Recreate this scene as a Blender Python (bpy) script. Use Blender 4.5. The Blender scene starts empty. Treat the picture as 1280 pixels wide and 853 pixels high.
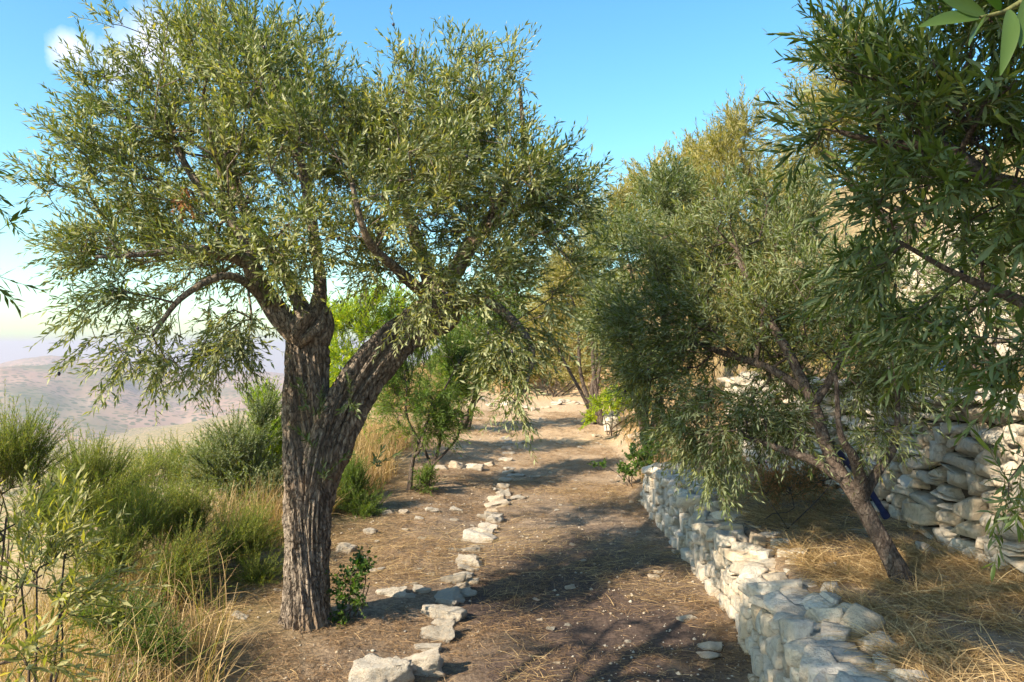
import bpy, bmesh, math, random
import numpy as np
from mathutils import Vector, noise as mnoise

random.seed(7)
F = 995.0            # focal length in photo pixels (1280 wide)
EYE = 1.6
HOR = 430.0
def at(u, v, Y):     # a point at distance Y that the camera sees at (u, v)
    return np.array([(u-640)/F*Y, Y, EYE+(HOR-v)/F*Y])

scene = bpy.context.scene
col = scene.collection

# ------------------------------------------------------------------ noise / terrain
def vnoise(x, y, seed=0):
    x = np.asarray(x, float); y = np.asarray(y, float)
    xi = np.floor(x).astype(np.int64); yi = np.floor(y).astype(np.int64)
    xf = x-xi; yf = y-yi
    xf = xf*xf*(3-2*xf); yf = yf*yf*(3-2*yf)
    def h(a, b):
        n = (a*374761393 + b*668265263 + seed*1442695041) & 0xffffffff
        n = ((n ^ (n >> 13))*1274126177) & 0xffffffff
        n = n ^ (n >> 16)
        return (n & 0xffff)/65535.0
    return (h(xi,yi)*(1-xf)+h(xi+1,yi)*xf)*(1-yf) + (h(xi,yi+1)*(1-xf)+h(xi+1,yi+1)*xf)*yf - .5
def fbm(x, y, s=1., o=4, seed=0):
    r = 0; a = 1.
    for i in range(o):
        r = r + a*vnoise(x*s, y*s, seed+i); s *= 2.03; a *= .5
    return r
def sm(a, b, x):
    t = np.clip((np.asarray(x, float)-a)/(b-a), 0, 1)
    return t*t*(3-2*t)

def low_wall_x(y):
    return np.interp(y, [1.5, 3, 3.8, 4.6, 6, 7.9, 8.6], [0.95, 1.08, 1.17, 1.26, 1.28, 1.29, 1.5])
def tall_wall_x(y):
    return np.interp(y, [1, 4, 5.7, 6.4, 7.2, 8.6, 12], [2.5, 2.57, 2.62, 2.5, 2.3, 2.25, 2.9])
def edge_x(y):
    return np.interp(y, [0, 3.5, 5, 7.5, 9, 14, 20, 30], [-1.5, -1.75, -2.15, -1.85, -1.75, -2.1, -2.5, -3])

def gz(x, y):
    x = np.asarray(x, float); y = np.asarray(y, float)
    z = 0.045*np.maximum(0, y-8) - 0.02*np.maximum(0, y-20)
    z = np.where(y > 60, .36+.18+.025*40+0*z, z)
    bump = 0.05*fbm(x, y, .9, 4, 3) + 0.018*fbm(x, y, 6, 3, 9)
    # left bench a touch higher than the path
    z = z + .05*sm(-.25, -.75, x) + bump
    # right terrace behind the low wall
    lw = low_wall_x(y); tw = tall_wall_x(y)
    near = 1-sm(7.7, 8.4, y)
    terr = .41*sm(lw+.1, lw+.25, x)
    bank = .85*sm(1.05, 2.5, x - .09*np.maximum(0, y-8))
    z = z + terr*near + bank*(1-near)
    z = z + (0.72 - .35*sm(8, 10, y))*sm(tw+.12, tw+.3, x) + .35*sm(tw+.3, tw+1.2, x)
    z = z + 1.0*sm(4.25, 4.5, x)*(1-sm(9, 11, y)) + 1.0*sm(4.5, 7, x)*sm(9, 11, y)
    z = z + .25*np.clip(x-4.6, 0, 9)
    # hillside beyond the end of the path
    z = z + 1.5*sm(17.5, 23, y + .35*x)*sm(-3, 0, x) + 0.02*np.clip(y-22, 0, 60)*sm(-4, 2, x)
    # left drop into the valley
    s = np.maximum(0, edge_x(y) - x)
    drop = .50*s*sm(0, 1.2, s) + 0.02*s*s*(s < 4) + .32*(s >= 4)
    drop = np.minimum(drop, 0.5*60 + .32) + .22*np.maximum(0, s-60)
    z = z - np.minimum(drop, 118)
    r = np.sqrt(x*x+y*y)
    z = z + 14*fbm(x, y, 1/130., 4, 21)*sm(60, 300, r)
    z = z - 90*sm(120, 700, r)*sm(-60, 40, x)
    z = z - np.minimum(.12*np.maximum(0, r-2500), 500)
    return z

# ------------------------------------------------------------------ materials
def new_mat(name):
    m = bpy.data.materials.new(name); m.use_nodes = True
    nt = m.node_tree; nt.nodes.clear()
    out = nt.nodes.new('ShaderNodeOutputMaterial')
    return m, nt, out
def N(nt, t, **kw):
    n = nt.nodes.new(t)
    for k, v in kw.items():
        if k in n.inputs: n.inputs[k].default_value = v
        else: setattr(n, k, v)
    return n
def ramp(nt, fac, stops, interp='LINEAR'):
    r = nt.nodes.new('ShaderNodeValToRGB'); r.color_ramp.interpolation = interp
    e = r.color_ramp.elements
    while len(e) < len(stops): e.new(.5)
    for i, (p, c) in enumerate(stops):
        e[i].position = p; e[i].color = (c[0], c[1], c[2], 1)
    nt.links.new(fac, r.inputs[0]); return r.outputs[0]
def mixc(nt, fac, a, b, mode='MIX'):
    m = nt.nodes.new('ShaderNodeMix'); m.data_type = 'RGBA'; m.blend_type = mode
    for sock, v in ((m.inputs[0], fac), (m.inputs[6], a), (m.inputs[7], b)):
        if hasattr(v, 'is_linked'): nt.links.new(v, sock)
        elif isinstance(v, (int, float)): sock.default_value = v
        else: sock.default_value = (v[0], v[1], v[2], 1)
    return m.outputs[2]
def math_n(nt, op, a, b=None):
    m = nt.nodes.new('ShaderNodeMath'); m.operation = op
    for i, v in enumerate((a, b)):
        if v is None: continue
        if hasattr(v, 'is_linked'): nt.links.new(v, m.inputs[i])
        else: m.inputs[i].default_value = v
    return m.outputs[0]
def noise_t(nt, vec, scale, detail=4, rough=.6, dist=0):
    n = N(nt, 'ShaderNodeTexNoise'); n.inputs['Scale'].default_value = scale
    n.inputs['Detail'].default_value = detail; n.inputs['Roughness'].default_value = rough
    n.inputs['Distortion'].default_value = dist
    if vec is not None: nt.links.new(vec, n.inputs['Vector'])
    return n.outputs['Fac']
def bump(nt, h, strength, dist, normal=None):
    b = N(nt, 'ShaderNodeBump'); b.inputs['Strength'].default_value = strength
    b.inputs['Distance'].default_value = dist; nt.links.new(h, b.inputs['Height'])
    if normal: nt.links.new(normal, b.inputs['Normal'])
    return b.outputs[0]

def leaf_mat(name, stops, under, transl=.35, rough=.45, spec=.4):
    """two sided leaf: green top, paler underside, some light passes through"""
    m, nt, out = new_mat(name)
    at_ = N(nt, 'ShaderNodeAttribute'); at_.attribute_name = 'rnd'
    c = ramp(nt, at_.outputs['Fac'], stops)
    g = N(nt, 'ShaderNodeNewGeometry')
    c2 = mixc(nt, g.outputs['Backfacing'], c, mixc(nt, .75, c, under))
    p = N(nt, 'ShaderNodeBsdfPrincipled'); nt.links.new(c2, p.inputs['Base Color'])
    p.inputs['Roughness'].default_value = rough
    p.inputs['Specular IOR Level'].default_value = spec
    t = N(nt, 'ShaderNodeBsdfTranslucent')
    tc = mixc(nt, 1.0, c, (1.9, 1.75, .55), 'MULTIPLY'); nt.links.new(tc, t.inputs['Color'])
    mx = N(nt, 'ShaderNodeMixShader'); mx.inputs[0].default_value = transl
    nt.links.new(p.outputs[0], mx.inputs[1]); nt.links.new(t.outputs[0], mx.inputs[2])
    nt.links.new(mx.outputs[0], out.inputs[0]); return m

SCENE_MATS = {}
M = SCENE_MATS
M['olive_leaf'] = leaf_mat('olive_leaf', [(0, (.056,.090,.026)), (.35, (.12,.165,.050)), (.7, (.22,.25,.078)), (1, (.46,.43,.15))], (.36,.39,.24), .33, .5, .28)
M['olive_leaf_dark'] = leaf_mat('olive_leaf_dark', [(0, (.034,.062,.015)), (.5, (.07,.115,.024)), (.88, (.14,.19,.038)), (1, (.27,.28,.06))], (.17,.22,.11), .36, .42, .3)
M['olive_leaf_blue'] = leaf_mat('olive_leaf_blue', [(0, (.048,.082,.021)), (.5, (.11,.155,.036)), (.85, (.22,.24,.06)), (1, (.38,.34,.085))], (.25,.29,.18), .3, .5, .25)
M['olive_leaf_gold'] = leaf_mat('olive_leaf_gold', [(0, (.13,.14,.035)), (.5, (.24,.23,.065)), (.9, (.38,.33,.11)), (1, (.5,.40,.15))], (.40,.36,.2), .4, .6, .2)  # gold of the sunlit background olives put into the leaf colour
M['fresh_leaf'] = leaf_mat('fresh_leaf', [(0, (.045,.095,.016)), (.5, (.09,.16,.024)), (.9, (.17,.24,.035)), (1, (.30,.32,.05))], (.13,.2,.06), .45, .5, .25)
M['broom_leaf'] = leaf_mat('broom_leaf', [(0, (.065,.12,.018)), (.4, (.15,.21,.035)), (.8, (.30,.31,.06)), (1, (.50,.41,.12))], (.18,.23,.06), .4, .6, .15)
M['lime_leaf'] = leaf_mat('lime_leaf', [(0, (.12,.20,.015)), (.5, (.24,.34,.02)), (1, (.48,.5,.04))], (.2,.3,.05), .5, .5, .25)
M['sapling_leaf'] = leaf_mat('sapling_leaf', [(0, (.12,.16,.035)), (.5, (.22,.25,.06)), (.85, (.34,.34,.10)), (1, (.48,.44,.16))], (.36,.36,.2), .4, .5, .3)
M['ivy_leaf'] = leaf_mat('ivy_leaf', [(0, (.03,.08,.015)), (.6, (.07,.15,.025)), (1, (.17,.25,.035))], (.08,.13,.04), .4, .4, .3)
M['dead_leaf'] = leaf_mat('dead_leaf', [(0, (.22,.10,.045)), (1, (.42,.21,.10))], (.35,.2,.12), .3, .7, .1)
M['straw'] = leaf_mat('straw', [(0, (.12,.08,.045)), (.4, (.30,.21,.11)), (.8, (.52,.39,.21)), (1, (.70,.57,.35))], (.42,.3,.15), .25, .6, .2)
M['litter'] = leaf_mat('litter', [(0, (.10,.062,.038)), (.5, (.23,.15,.088)), (.85, (.40,.28,.165)), (1, (.60,.46,.28))], (.28,.19,.11), .15, .7, .15)
M['green_grass'] = leaf_mat('green_grass', [(0, (.06,.11,.02)), (.5, (.15,.19,.04)), (.8, (.36,.31,.10)), (1, (.5,.38,.17))], (.2,.22,.06), .35, .55, .2)

def bark_mat(name, dark, mid, light, zs=.34, bs=1.0, scale=1.0, warm=None):
    m, nt, out = new_mat(name)
    tc = N(nt, 'ShaderNodeTexCoord'); mp = N(nt, 'ShaderNodeMapping'); mp.inputs['Scale'].default_value = (1, 1, zs)
    nt.links.new(tc.outputs['Object'], mp.inputs[0])
    n1 = noise_t(nt, mp.outputs[0], 55*scale, 6, .7, .4)
    n2 = noise_t(nt, tc.outputs['Object'], 7*scale, 4, .6)
    n3 = noise_t(nt, mp.outputs[0], 130*scale, 3, .6)
    c = ramp(nt, n1, [(.30, dark), (.48, mid), (.66, light)])
    c = mixc(nt, math_n(nt, 'MULTIPLY', n2, .75), c, mixc(nt, 1, c, (.62, .60, .60), 'MULTIPLY'))
    if warm:
        f = ramp(nt, noise_t(nt, tc.outputs['Object'], 3.1, 3), [(.52, (0,0,0)), (.64, (1,1,1))])
        c = mixc(nt, f, c, mixc(nt, .5, c, warm))
    p = N(nt, 'ShaderNodeBsdfPrincipled'); nt.links.new(c, p.inputs['Base Color'])
    p.inputs['Roughness'].default_value = .9; p.inputs['Specular IOR Level'].default_value = .2
    vo = N(nt, 'ShaderNodeTexVoronoi'); vo.feature = 'DISTANCE_TO_EDGE'; vo.inputs['Scale'].default_value = 34*scale
    mp2 = N(nt, 'ShaderNodeMapping'); mp2.inputs['Scale'].default_value = (1, 1, zs*1.5); nt.links.new(tc.outputs['Object'], mp2.inputs[0])
    va = nt.nodes.new('ShaderNodeVectorMath'); va.operation = 'ADD'; nzc = N(nt, 'ShaderNodeTexNoise'); nzc.inputs['Scale'].default_value = 14
    nt.links.new(tc.outputs['Object'], nzc.inputs['Vector']); vs_ = nt.nodes.new('ShaderNodeVectorMath'); vs_.operation = 'SCALE'; vs_.inputs['Scale'].default_value = .045
    nt.links.new(nzc.outputs['Color'], vs_.inputs[0]); nt.links.new(mp2.outputs[0], va.inputs[0]); nt.links.new(vs_.outputs[0], va.inputs[1]); nt.links.new(va.outputs[0], vo.inputs['Vector'])
    crack = ramp(nt, vo.outputs['Distance'], [(.0, (0,0,0)), (.16, (1,1,1))])
    c = mixc(nt, math_n(nt, 'MULTIPLY', math_n(nt, 'SUBTRACT', 1., crack), .55*bs), c, dark); nt.links.new(c, p.inputs['Base Color'])
    b = bump(nt, n1, 1.0*bs, .035/scale); b = bump(nt, crack, .8*bs, .012/scale, b); b = bump(nt, n3, .5*bs, .005/scale, b)
    nt.links.new(b, p.inputs['Normal']); nt.links.new(p.outputs[0], out.inputs[0]); return m
M['bark'] = bark_mat('olive_bark', (.06,.048,.04), (.30,.25,.21), (.58,.50,.42), warm=(.42,.30,.20))
M['bark_young'] = bark_mat('young_bark', (.05,.038,.032), (.13,.10,.085), (.24,.20,.17), zs=.45, bs=.8)
M['twig'] = bark_mat('twig_bark', (.08,.065,.045), (.17,.14,.10), (.26,.23,.15), zs=.5, bs=.3)
M['green_twig'] = bark_mat('green_twig', (.07,.08,.03), (.14,.15,.06), (.22,.22,.09), zs=.5, bs=.3)

def stone_mat(name, base, tint, dark, lich=.5):
    m, nt, out = new_mat(name)
    tc = N(nt, 'ShaderNodeTexCoord'); a = N(nt, 'ShaderNodeAttribute'); a.attribute_name = 'rnd'
    oi = N(nt, 'ShaderNodeObjectInfo')
    v = tc.outputs['Object']
    n1 = noise_t(nt, v, 9, 6, .65, .3); n2 = noise_t(nt, v, 34, 5, .7); n3 = noise_t(nt, v, 110, 4, .7)
    r = math_n(nt, 'FRACT', math_n(nt, 'ADD', a.outputs['Fac'], oi.outputs['Random']))
    c = ramp(nt, r, [(0, tuple(x*.66 for x in base)), (.35, base), (.7, tuple(min(.82, x*1.16) for x in base)), (1, tint)])
    c = mixc(nt, ramp(nt, n1, [(.42, (0,0,0)), (.7, (1,1,1))]), c, mixc(nt, .7, c, tint))
    c = mixc(nt, math_n(nt, 'MULTIPLY', ramp(nt, n2, [(.5, (0,0,0)), (.72, (1,1,1))]), lich), c, dark)
    p = N(nt, 'ShaderNodeBsdfPrincipled'); nt.links.new(c, p.inputs['Base Color'])
    p.inputs['Roughness'].default_value = .88; p.inputs['Specular IOR Level'].default_value = .25
    b = bump(nt, n1, .6, .03); b = bump(nt, n2, .9, .018, b); b = bump(nt, n3, .6, .006, b)
    nt.links.new(b, p.inputs['Normal']); nt.links.new(p.outputs[0], out.inputs[0]); return m
M['stone'] = stone_mat('limestone', (.47,.445,.40), (.53,.42,.30), (.14,.13,.115), .6)
M['stone_white'] = stone_mat('white_limestone', (.52,.49,.44), (.54,.44,.33), (.20,.18,.15), .55)

def ground_mat():
    m, nt, out = new_mat('soil')
    g = N(nt, 'ShaderNodeNewGeometry'); v = g.outputs['Position']
    sx = N(nt, 'ShaderNodeSeparateXYZ'); nt.links.new(v, sx.inputs[0])
    n0 = noise_t(nt, v, 1.1, 5, .6, .4); n1 = noise_t(nt, v, 6, 6, .65, .3); n2 = noise_t(nt, v, 42, 5, .7); n3 = noise_t(nt, v, 160, 4, .75)
    c = ramp(nt, n1, [(.30, (.07,.052,.042)), (.5, (.15,.11,.082)), (.68, (.29,.22,.16))])
    c = mixc(nt, ramp(nt, n2, [(.42, (0,0,0)), (.68, (1,1,1))]), c, (.32,.245,.175))
    c = mixc(nt, ramp(nt, n3, [(.55, (0,0,0)), (.72, (1,1,1))]), c, (.46,.36,.25))
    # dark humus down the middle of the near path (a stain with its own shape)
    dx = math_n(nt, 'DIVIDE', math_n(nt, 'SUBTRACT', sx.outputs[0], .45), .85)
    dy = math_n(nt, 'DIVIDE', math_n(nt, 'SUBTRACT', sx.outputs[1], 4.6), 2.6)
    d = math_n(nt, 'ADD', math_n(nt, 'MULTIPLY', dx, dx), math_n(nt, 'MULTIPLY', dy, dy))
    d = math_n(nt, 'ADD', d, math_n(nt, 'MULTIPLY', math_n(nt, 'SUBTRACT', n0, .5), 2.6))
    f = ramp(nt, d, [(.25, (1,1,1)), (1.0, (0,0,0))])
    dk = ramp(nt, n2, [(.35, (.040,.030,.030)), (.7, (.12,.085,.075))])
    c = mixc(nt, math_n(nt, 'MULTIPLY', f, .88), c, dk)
    # pale ground at the path's far end, sunlit glow put into its colour
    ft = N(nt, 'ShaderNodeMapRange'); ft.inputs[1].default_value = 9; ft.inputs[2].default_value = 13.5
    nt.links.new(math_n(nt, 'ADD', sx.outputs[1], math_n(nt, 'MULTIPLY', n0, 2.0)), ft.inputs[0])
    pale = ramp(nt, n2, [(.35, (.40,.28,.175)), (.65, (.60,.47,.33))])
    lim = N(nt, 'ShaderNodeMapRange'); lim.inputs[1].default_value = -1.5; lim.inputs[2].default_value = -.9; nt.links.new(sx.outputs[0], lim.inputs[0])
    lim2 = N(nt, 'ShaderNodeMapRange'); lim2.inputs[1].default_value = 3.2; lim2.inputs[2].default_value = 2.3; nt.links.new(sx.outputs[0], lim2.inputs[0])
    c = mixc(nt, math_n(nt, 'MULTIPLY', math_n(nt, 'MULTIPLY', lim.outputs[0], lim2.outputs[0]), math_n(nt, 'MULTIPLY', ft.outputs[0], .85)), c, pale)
    slope = ramp(nt, n1, [(.35, (.10,.09,.035)), (.5, (.24,.18,.085)), (.65, (.36,.27,.15))])
    outs = math_n(nt, 'SUBTRACT', 1.0, math_n(nt, 'MULTIPLY', lim.outputs[0], lim2.outputs[0]))
    c = mixc(nt, math_n(nt, 'MULTIPLY', outs, .75), c, slope)
    # scrub and dry grass over the far slopes
    ln = N(nt, 'ShaderNodeVectorMath'); ln.operation = 'LENGTH'; nt.links.new(v, ln.inputs[0])
    fr = N(nt, 'ShaderNodeMapRange'); fr.inputs[1].default_value = 22; fr.inputs[2].default_value = 45; nt.links.new(ln.outputs['Value'], fr.inputs[0])
    s = ramp(nt, noise_t(nt, v, .35, 6, .7), [(.44, (.40,.27,.155)), (.52, (.20,.19,.07)), (.6, (.06,.085,.03))])
    c = mixc(nt, fr.outputs[0], c, s)
    p = N(nt, 'ShaderNodeBsdfPrincipled'); nt.links.new(c, p.inputs['Base Color'])
    p.inputs['Roughness'].default_value = .95; p.inputs['Specular IOR Level'].default_value = .15
    b = bump(nt, n1, .6, .05); b = bump(nt, n2, .8, .018, b); b = bump(nt, n3, .6, .005, b)
    nt.links.new(b, p.inputs['Normal']); nt.links.new(p.outputs[0], out.inputs[0]); return m
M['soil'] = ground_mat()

def hill_mat():
    m, nt, out = new_mat('hill_scrub')
    g = N(nt, 'ShaderNodeNewGeometry'); v = g.outputs['Position']
    a = noise_t(nt, v, 1/16., 6, .75); b_ = noise_t(nt, v, 1/170., 5, .6); c_ = noise_t(nt, v, 1/420., 4, .6)
    vo = N(nt, 'ShaderNodeTexVoronoi'); vo.inputs['Scale'].default_value = 1/11.; nt.links.new(v, vo.inputs['Vector'])
    soil = ramp(nt, b_, [(.35, (.30,.19,.145)), (.55, (.35,.235,.175)), (.75, (.42,.32,.24))])
    dots = ramp(nt, vo.outputs['Distance'], [(.34, (1,1,1)), (.46, (0,0,0))])
    dens = ramp(nt, b_, [(.36, (.5,.5,.5)), (.6, (1,1,1))])
    f = math_n(nt, 'MULTIPLY', dots, dens)
    c = mixc(nt, f, soil, (.055,.085,.035))
    c = mixc(nt, math_n(nt, 'MULTIPLY', ramp(nt, c_, [(.5, (0,0,0)), (.62, (1,1,1))]), .8), c, (.065,.10,.045))
    c = mixc(nt, ramp(nt, a, [(.6, (0,0,0)), (.7, (1,1,1))]), c, (.07,.09,.04))
    p = N(nt, 'ShaderNodeBsdfPrincipled'); nt.links.new(c, p.inputs['Base Color']); p.inputs['Roughness'].default_value = 1
    p.inputs['Specular IOR Level'].default_value = .05
    nt.links.new(p.outputs[0], out.inputs[0]); return m
M['hills'] = hill_mat()

def plain(name, c, rough=.5, spec=.4, var=.25, sc=30):
    m, nt, out = new_mat(name)
    tc = N(nt, 'ShaderNodeTexCoord')
    n = noise_t(nt, tc.outputs['Object'], sc, 4)
    cc = ramp(nt, n, [(.3, tuple(x*(1-var) for x in c)), (.7, tuple(x*(1+var) for x in c))])
    p = N(nt, 'ShaderNodeBsdfPrincipled'); nt.links.new(cc, p.inputs['Base Color'])
    p.inputs['Roughness'].default_value = rough; p.inputs['Specular IOR Level'].default_value = spec
    nt.links.new(bump(nt, n, .2, .004), p.inputs['Normal'])
    nt.links.new(p.outputs[0], out.inputs[0]); return m
M['olive_fruit'] = plain('olive_fruit', (.018,.014,.035), .3, .5)
M['blue_pipe'] = plain('blue_pipe', (.010,.024,.10), .5, .4)
M['blue_plastic'] = plain('blue_plastic', (.05,.16,.55), .5, .4)
M['core'] = plain('earth_core', (.05,.038,.028), 1, .1, .4, 20)

# ------------------------------------------------------------------ mesh helpers
def mesh_np(name, verts, faces_by_size, mat, parent=None, rnd=None, smooth=False):
    """faces_by_size: list of (k, array (n,k))"""
    me = bpy.data.meshes.new(name)
    verts = np.asarray(verts, np.float32)
    me.vertices.add(len(verts)); me.vertices.foreach_set('co', verts.ravel())
    loops = np.concatenate([f.ravel() for k, f in faces_by_size]).astype(np.int32)
    sizes = np.concatenate([np.full(len(f), k, np.int32) for k, f in faces_by_size])
    starts = np.concatenate([[0], np.cumsum(sizes)[:-1]]).astype(np.int32)
    me.loops.add(len(loops)); me.loops.foreach_set('vertex_index', loops)
    me.polygons.add(len(sizes)); me.polygons.foreach_set('loop_start', starts); me.polygons.foreach_set('loop_total', sizes)
    if smooth: me.polygons.foreach_set('use_smooth', np.ones(len(sizes), bool))
    if rnd is not None:
        a = me.attributes.new('rnd', 'FLOAT', 'POINT'); a.data.foreach_set('value', np.asarray(rnd, np.float32))
    me.update(calc_edges=True); me.validate()
    me.materials.append(mat)
    o = bpy.data.objects.new(name, me); col.objects.link(o)
    if parent is not None: o.parent = parent
    return o
def tag(o, label=None, cat=None, group=None, kind=None):
    if label: o['label'] = label
    if cat: o['category'] = cat
    if group: o['group'] = group
    if kind: o['kind'] = kind
    return o
def empty(name, loc, label, cat, group=None):
    o = bpy.data.objects.new(name, None); col.objects.link(o); o.location = [float(c) for c in loc]
    o.empty_display_size = .2
    return tag(o, label, cat, group)
def unit(v):
    v = np.asarray(v, float)
    return v/np.maximum(1e-9, np.linalg.norm(v, axis=-1, keepdims=True))

def leaves_mesh(name, Pb, D, Nn, L, W, mat, parent, rng, fine=False, origin=(0,0,0), rnd_bias=0.):
    """one mesh of lanceolate leaves: base points, directions, normals, lengths, widths"""
    Pb = np.asarray(Pb)-np.asarray(origin); D = unit(D); S = unit(np.cross(D, Nn)); U = np.cross(S, D)
    n = len(Pb); L = L[:, None]; W = W[:, None]
    if not fine:
        v = np.stack([Pb, Pb+D*L*.45-S*W*.5+U*W*.22, Pb+D*L, Pb+D*L*.45+S*W*.5+U*W*.22], 1)
        i = np.arange(n)[:, None]*4
        faces = [(3, np.concatenate([i+[0, 1, 2], i+[0, 2, 3]]))]
        k = 4
    else:
        bend = rng.uniform(-.12, .16, (n, 1))
        m1 = Pb+D*L*.33+U*L*bend*.5; m2 = Pb+D*L*.68+U*L*bend*.4
        v = np.stack([Pb, m1-S*W*.42+U*W*.15, m1-U*W*.02, m1+S*W*.42+U*W*.15,
                      m2-S*W*.44+U*W*.15, m2-U*W*.02, m2+S*W*.44+U*W*.15, Pb+D*L-U*L*bend*.3], 1)
        i = np.arange(n)[:, None]*8
        faces = [(3, np.concatenate([i+[0, 1, 2], i+[0, 2, 3], i+[4, 7, 5], i+[5, 7, 6]])),
                 (4, np.concatenate([i+[1, 4, 5, 2], i+[2, 5, 6, 3]]))]
        k = 8
    r = rng.beta(2.0, 2.6, n)+rnd_bias+.42*vnoise(Pb[:, 0]*2.6+Pb[:, 2]*1.3, Pb[:, 1]*2.6-Pb[:, 2]*2.1, 4)+.25*vnoise(Pb[:, 0]*8+Pb[:, 2]*5, Pb[:, 1]*8-Pb[:, 2]*7, 5)
    r = np.clip(r, 0, 1)
    return mesh_np(name, v.reshape(-1, 3), faces, mat, parent, np.repeat(r, k))

def seg_tubes(P0, P1, R0, R1, sides=5, origin=(0,0,0)):
    P0 = np.asarray(P0)-np.asarray(origin); P1 = np.asarray(P1)-np.asarray(origin)
    d = unit(P1-P0); ref = np.where(np.abs(d[:, 2:3]) < .9, [[0, 0, 1.]], [[1., 0, 0]])
    a = unit(np.cross(d, ref)); b = np.cross(d, a); n = len(P0)
    th = np.arange(sides)/sides*2*np.pi
    ring = a[:, None]*np.cos(th)[None, :, None]+b[:, None]*np.sin(th)[None, :, None]
    v = np.concatenate([P0[:, None]+ring*np.asarray(R0)[:, None, None], P1[:, None]+ring*np.asarray(R1)[:, None, None]], 1)
    i = np.arange(n)[:, None]*2*sides; q = []
    for s in range(sides):
        t = (s+1) % sides
        q.append(i+[s, t, sides+t, sides+s])
    return v.reshape(-1, 3), np.concatenate(q)

def catmull(pts, n):
    pts = np.asarray(pts, float)
    P = np.vstack([2*pts[0]-pts[1], pts, 2*pts[-1]-pts[-2]])
    m = len(pts)-1; t = np.linspace(0, m, n); i = np.minimum(t.astype(int), m-1); f = (t-i)[:, None]
    a, b, c, d = P[i], P[i+1], P[i+2], P[i+3]
    return .5*((2*b)+(c-a)*f+(2*a-5*b+4*c-d)*f**2+(3*b-a-3*c+d)*f**3)

def bark_tube(pts, radii, sides, rings, amp=.12, seed=0, fl=1.0, grooves=7, origin=(0,0,0), twist=.8):
    """a gnarled tapering stem, fissured along its length"""
    pr = catmull(np.hstack([np.asarray(pts, float), np.asarray(radii, float)[:, None]]), rings)
    c = pr[:, :3]; r = np.maximum(pr[:, 3], .003)
    T = unit(np.gradient(c, axis=0)); a = unit(np.cross(T[0], [0, 1, .1])); verts = []
    ln = np.concatenate([[0], np.cumsum(np.linalg.norm(np.diff(c, axis=0), axis=1))])
    for k in range(rings):
        a = unit(a - T[k]*np.dot(a, T[k])); b = np.cross(T[k], a)
        for s in range(sides):
            th = s/sides*2*math.pi
            t2 = th + twist*ln[k]
            q = Vector((math.cos(t2)*1.15+seed*3.1, math.sin(t2)*1.15, ln[k]*1.1))
            big = mnoise.noise(q)*.55
            q2 = Vector((math.cos(t2)*grooves*.5, math.sin(t2)*grooves*.5+seed, ln[k]*2.3))
            gr = mnoise.noise(q2); gr = -abs(gr)*1.6+.25
            q3 = Vector((math.cos(t2)*grooves*1.7, math.sin(t2)*grooves*1.7+seed, ln[k]*9))
            fine = mnoise.noise(q3)*.30
            rr = r[k]*(1+amp*(big*1.5+gr*.9+fine))
            verts.append(c[k]+(a*math.cos(th)+b*math.sin(th))*rr*(1 if fl == 1 else 1)-np.asarray(origin))
    f = []
    for k in range(rings-1):
        for s in range(sides):
            t = (s+1) % sides
            f.append((k*sides+s, k*sides+t, (k+1)*sides+t, (k+1)*sides+s))
    # rounded end
    verts.append(c[-1]+T[-1]*r[-1]*.5-np.asarray(origin)); e = len(verts)-1
    tri = [((rings-1)*sides+s, (rings-1)*sides+(s+1) % sides, e) for s in range(sides)]
    return np.array(verts), np.array(f), np.array(tri)

def join_np(name, pieces, mat, parent=None, smooth=True):
    vs, qs, ts = [], [], []; o = 0
    for v, q, t in pieces:
        vs.append(v)
        if q is not None and len(q): qs.append(q+o)
        if t is not None and len(t): ts.append(t+o)
        o += len(v)
    fs = []
    if qs: fs.append((4, np.concatenate(qs)))
    if ts: fs.append((3, np.concatenate(ts)))
    return mesh_np(name, np.concatenate(vs), fs, mat, parent, smooth=smooth)

# ------------------------------------------------------------------ trees
def ell(u, v, Y, ru, rv, ry, w=1.0, bare=0):
    """an ellipsoid of foliage round the point seen at (u,v) at distance Y; ru, rv in photo pixels at that distance, ry in metres"""
    return (at(u, v, Y), np.array([ru/F*Y, ry, rv/F*Y]), w)

def sample_ell(E, n, rng, shell=.0, shrink=0.):
    vol = np.array([np.prod(e[1])**.85*e[2] for e in E]); pick = rng.choice(len(E), n, p=vol/vol.sum())
    d = unit(rng.normal(size=(n, 3))); r = rng.uniform(shell**3, 1, n)**(1/3.)
    C = np.array([e[0] for e in E])[pick]; R = np.array([e[1] for e in E])[pick]
    R = np.maximum(R-shrink, R*.4)
    P = C+d*R*r[:, None]
    sc_ = 1.1/float(np.median(R[:, 0])+.12)
    keep = [mnoise.noise(Vector(p)*sc_*1.7)+.35*mnoise.noise(Vector(p)*sc_*4.) > -.12 for p in P] if n > 100 else slice(None)
    return P[keep]

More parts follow.
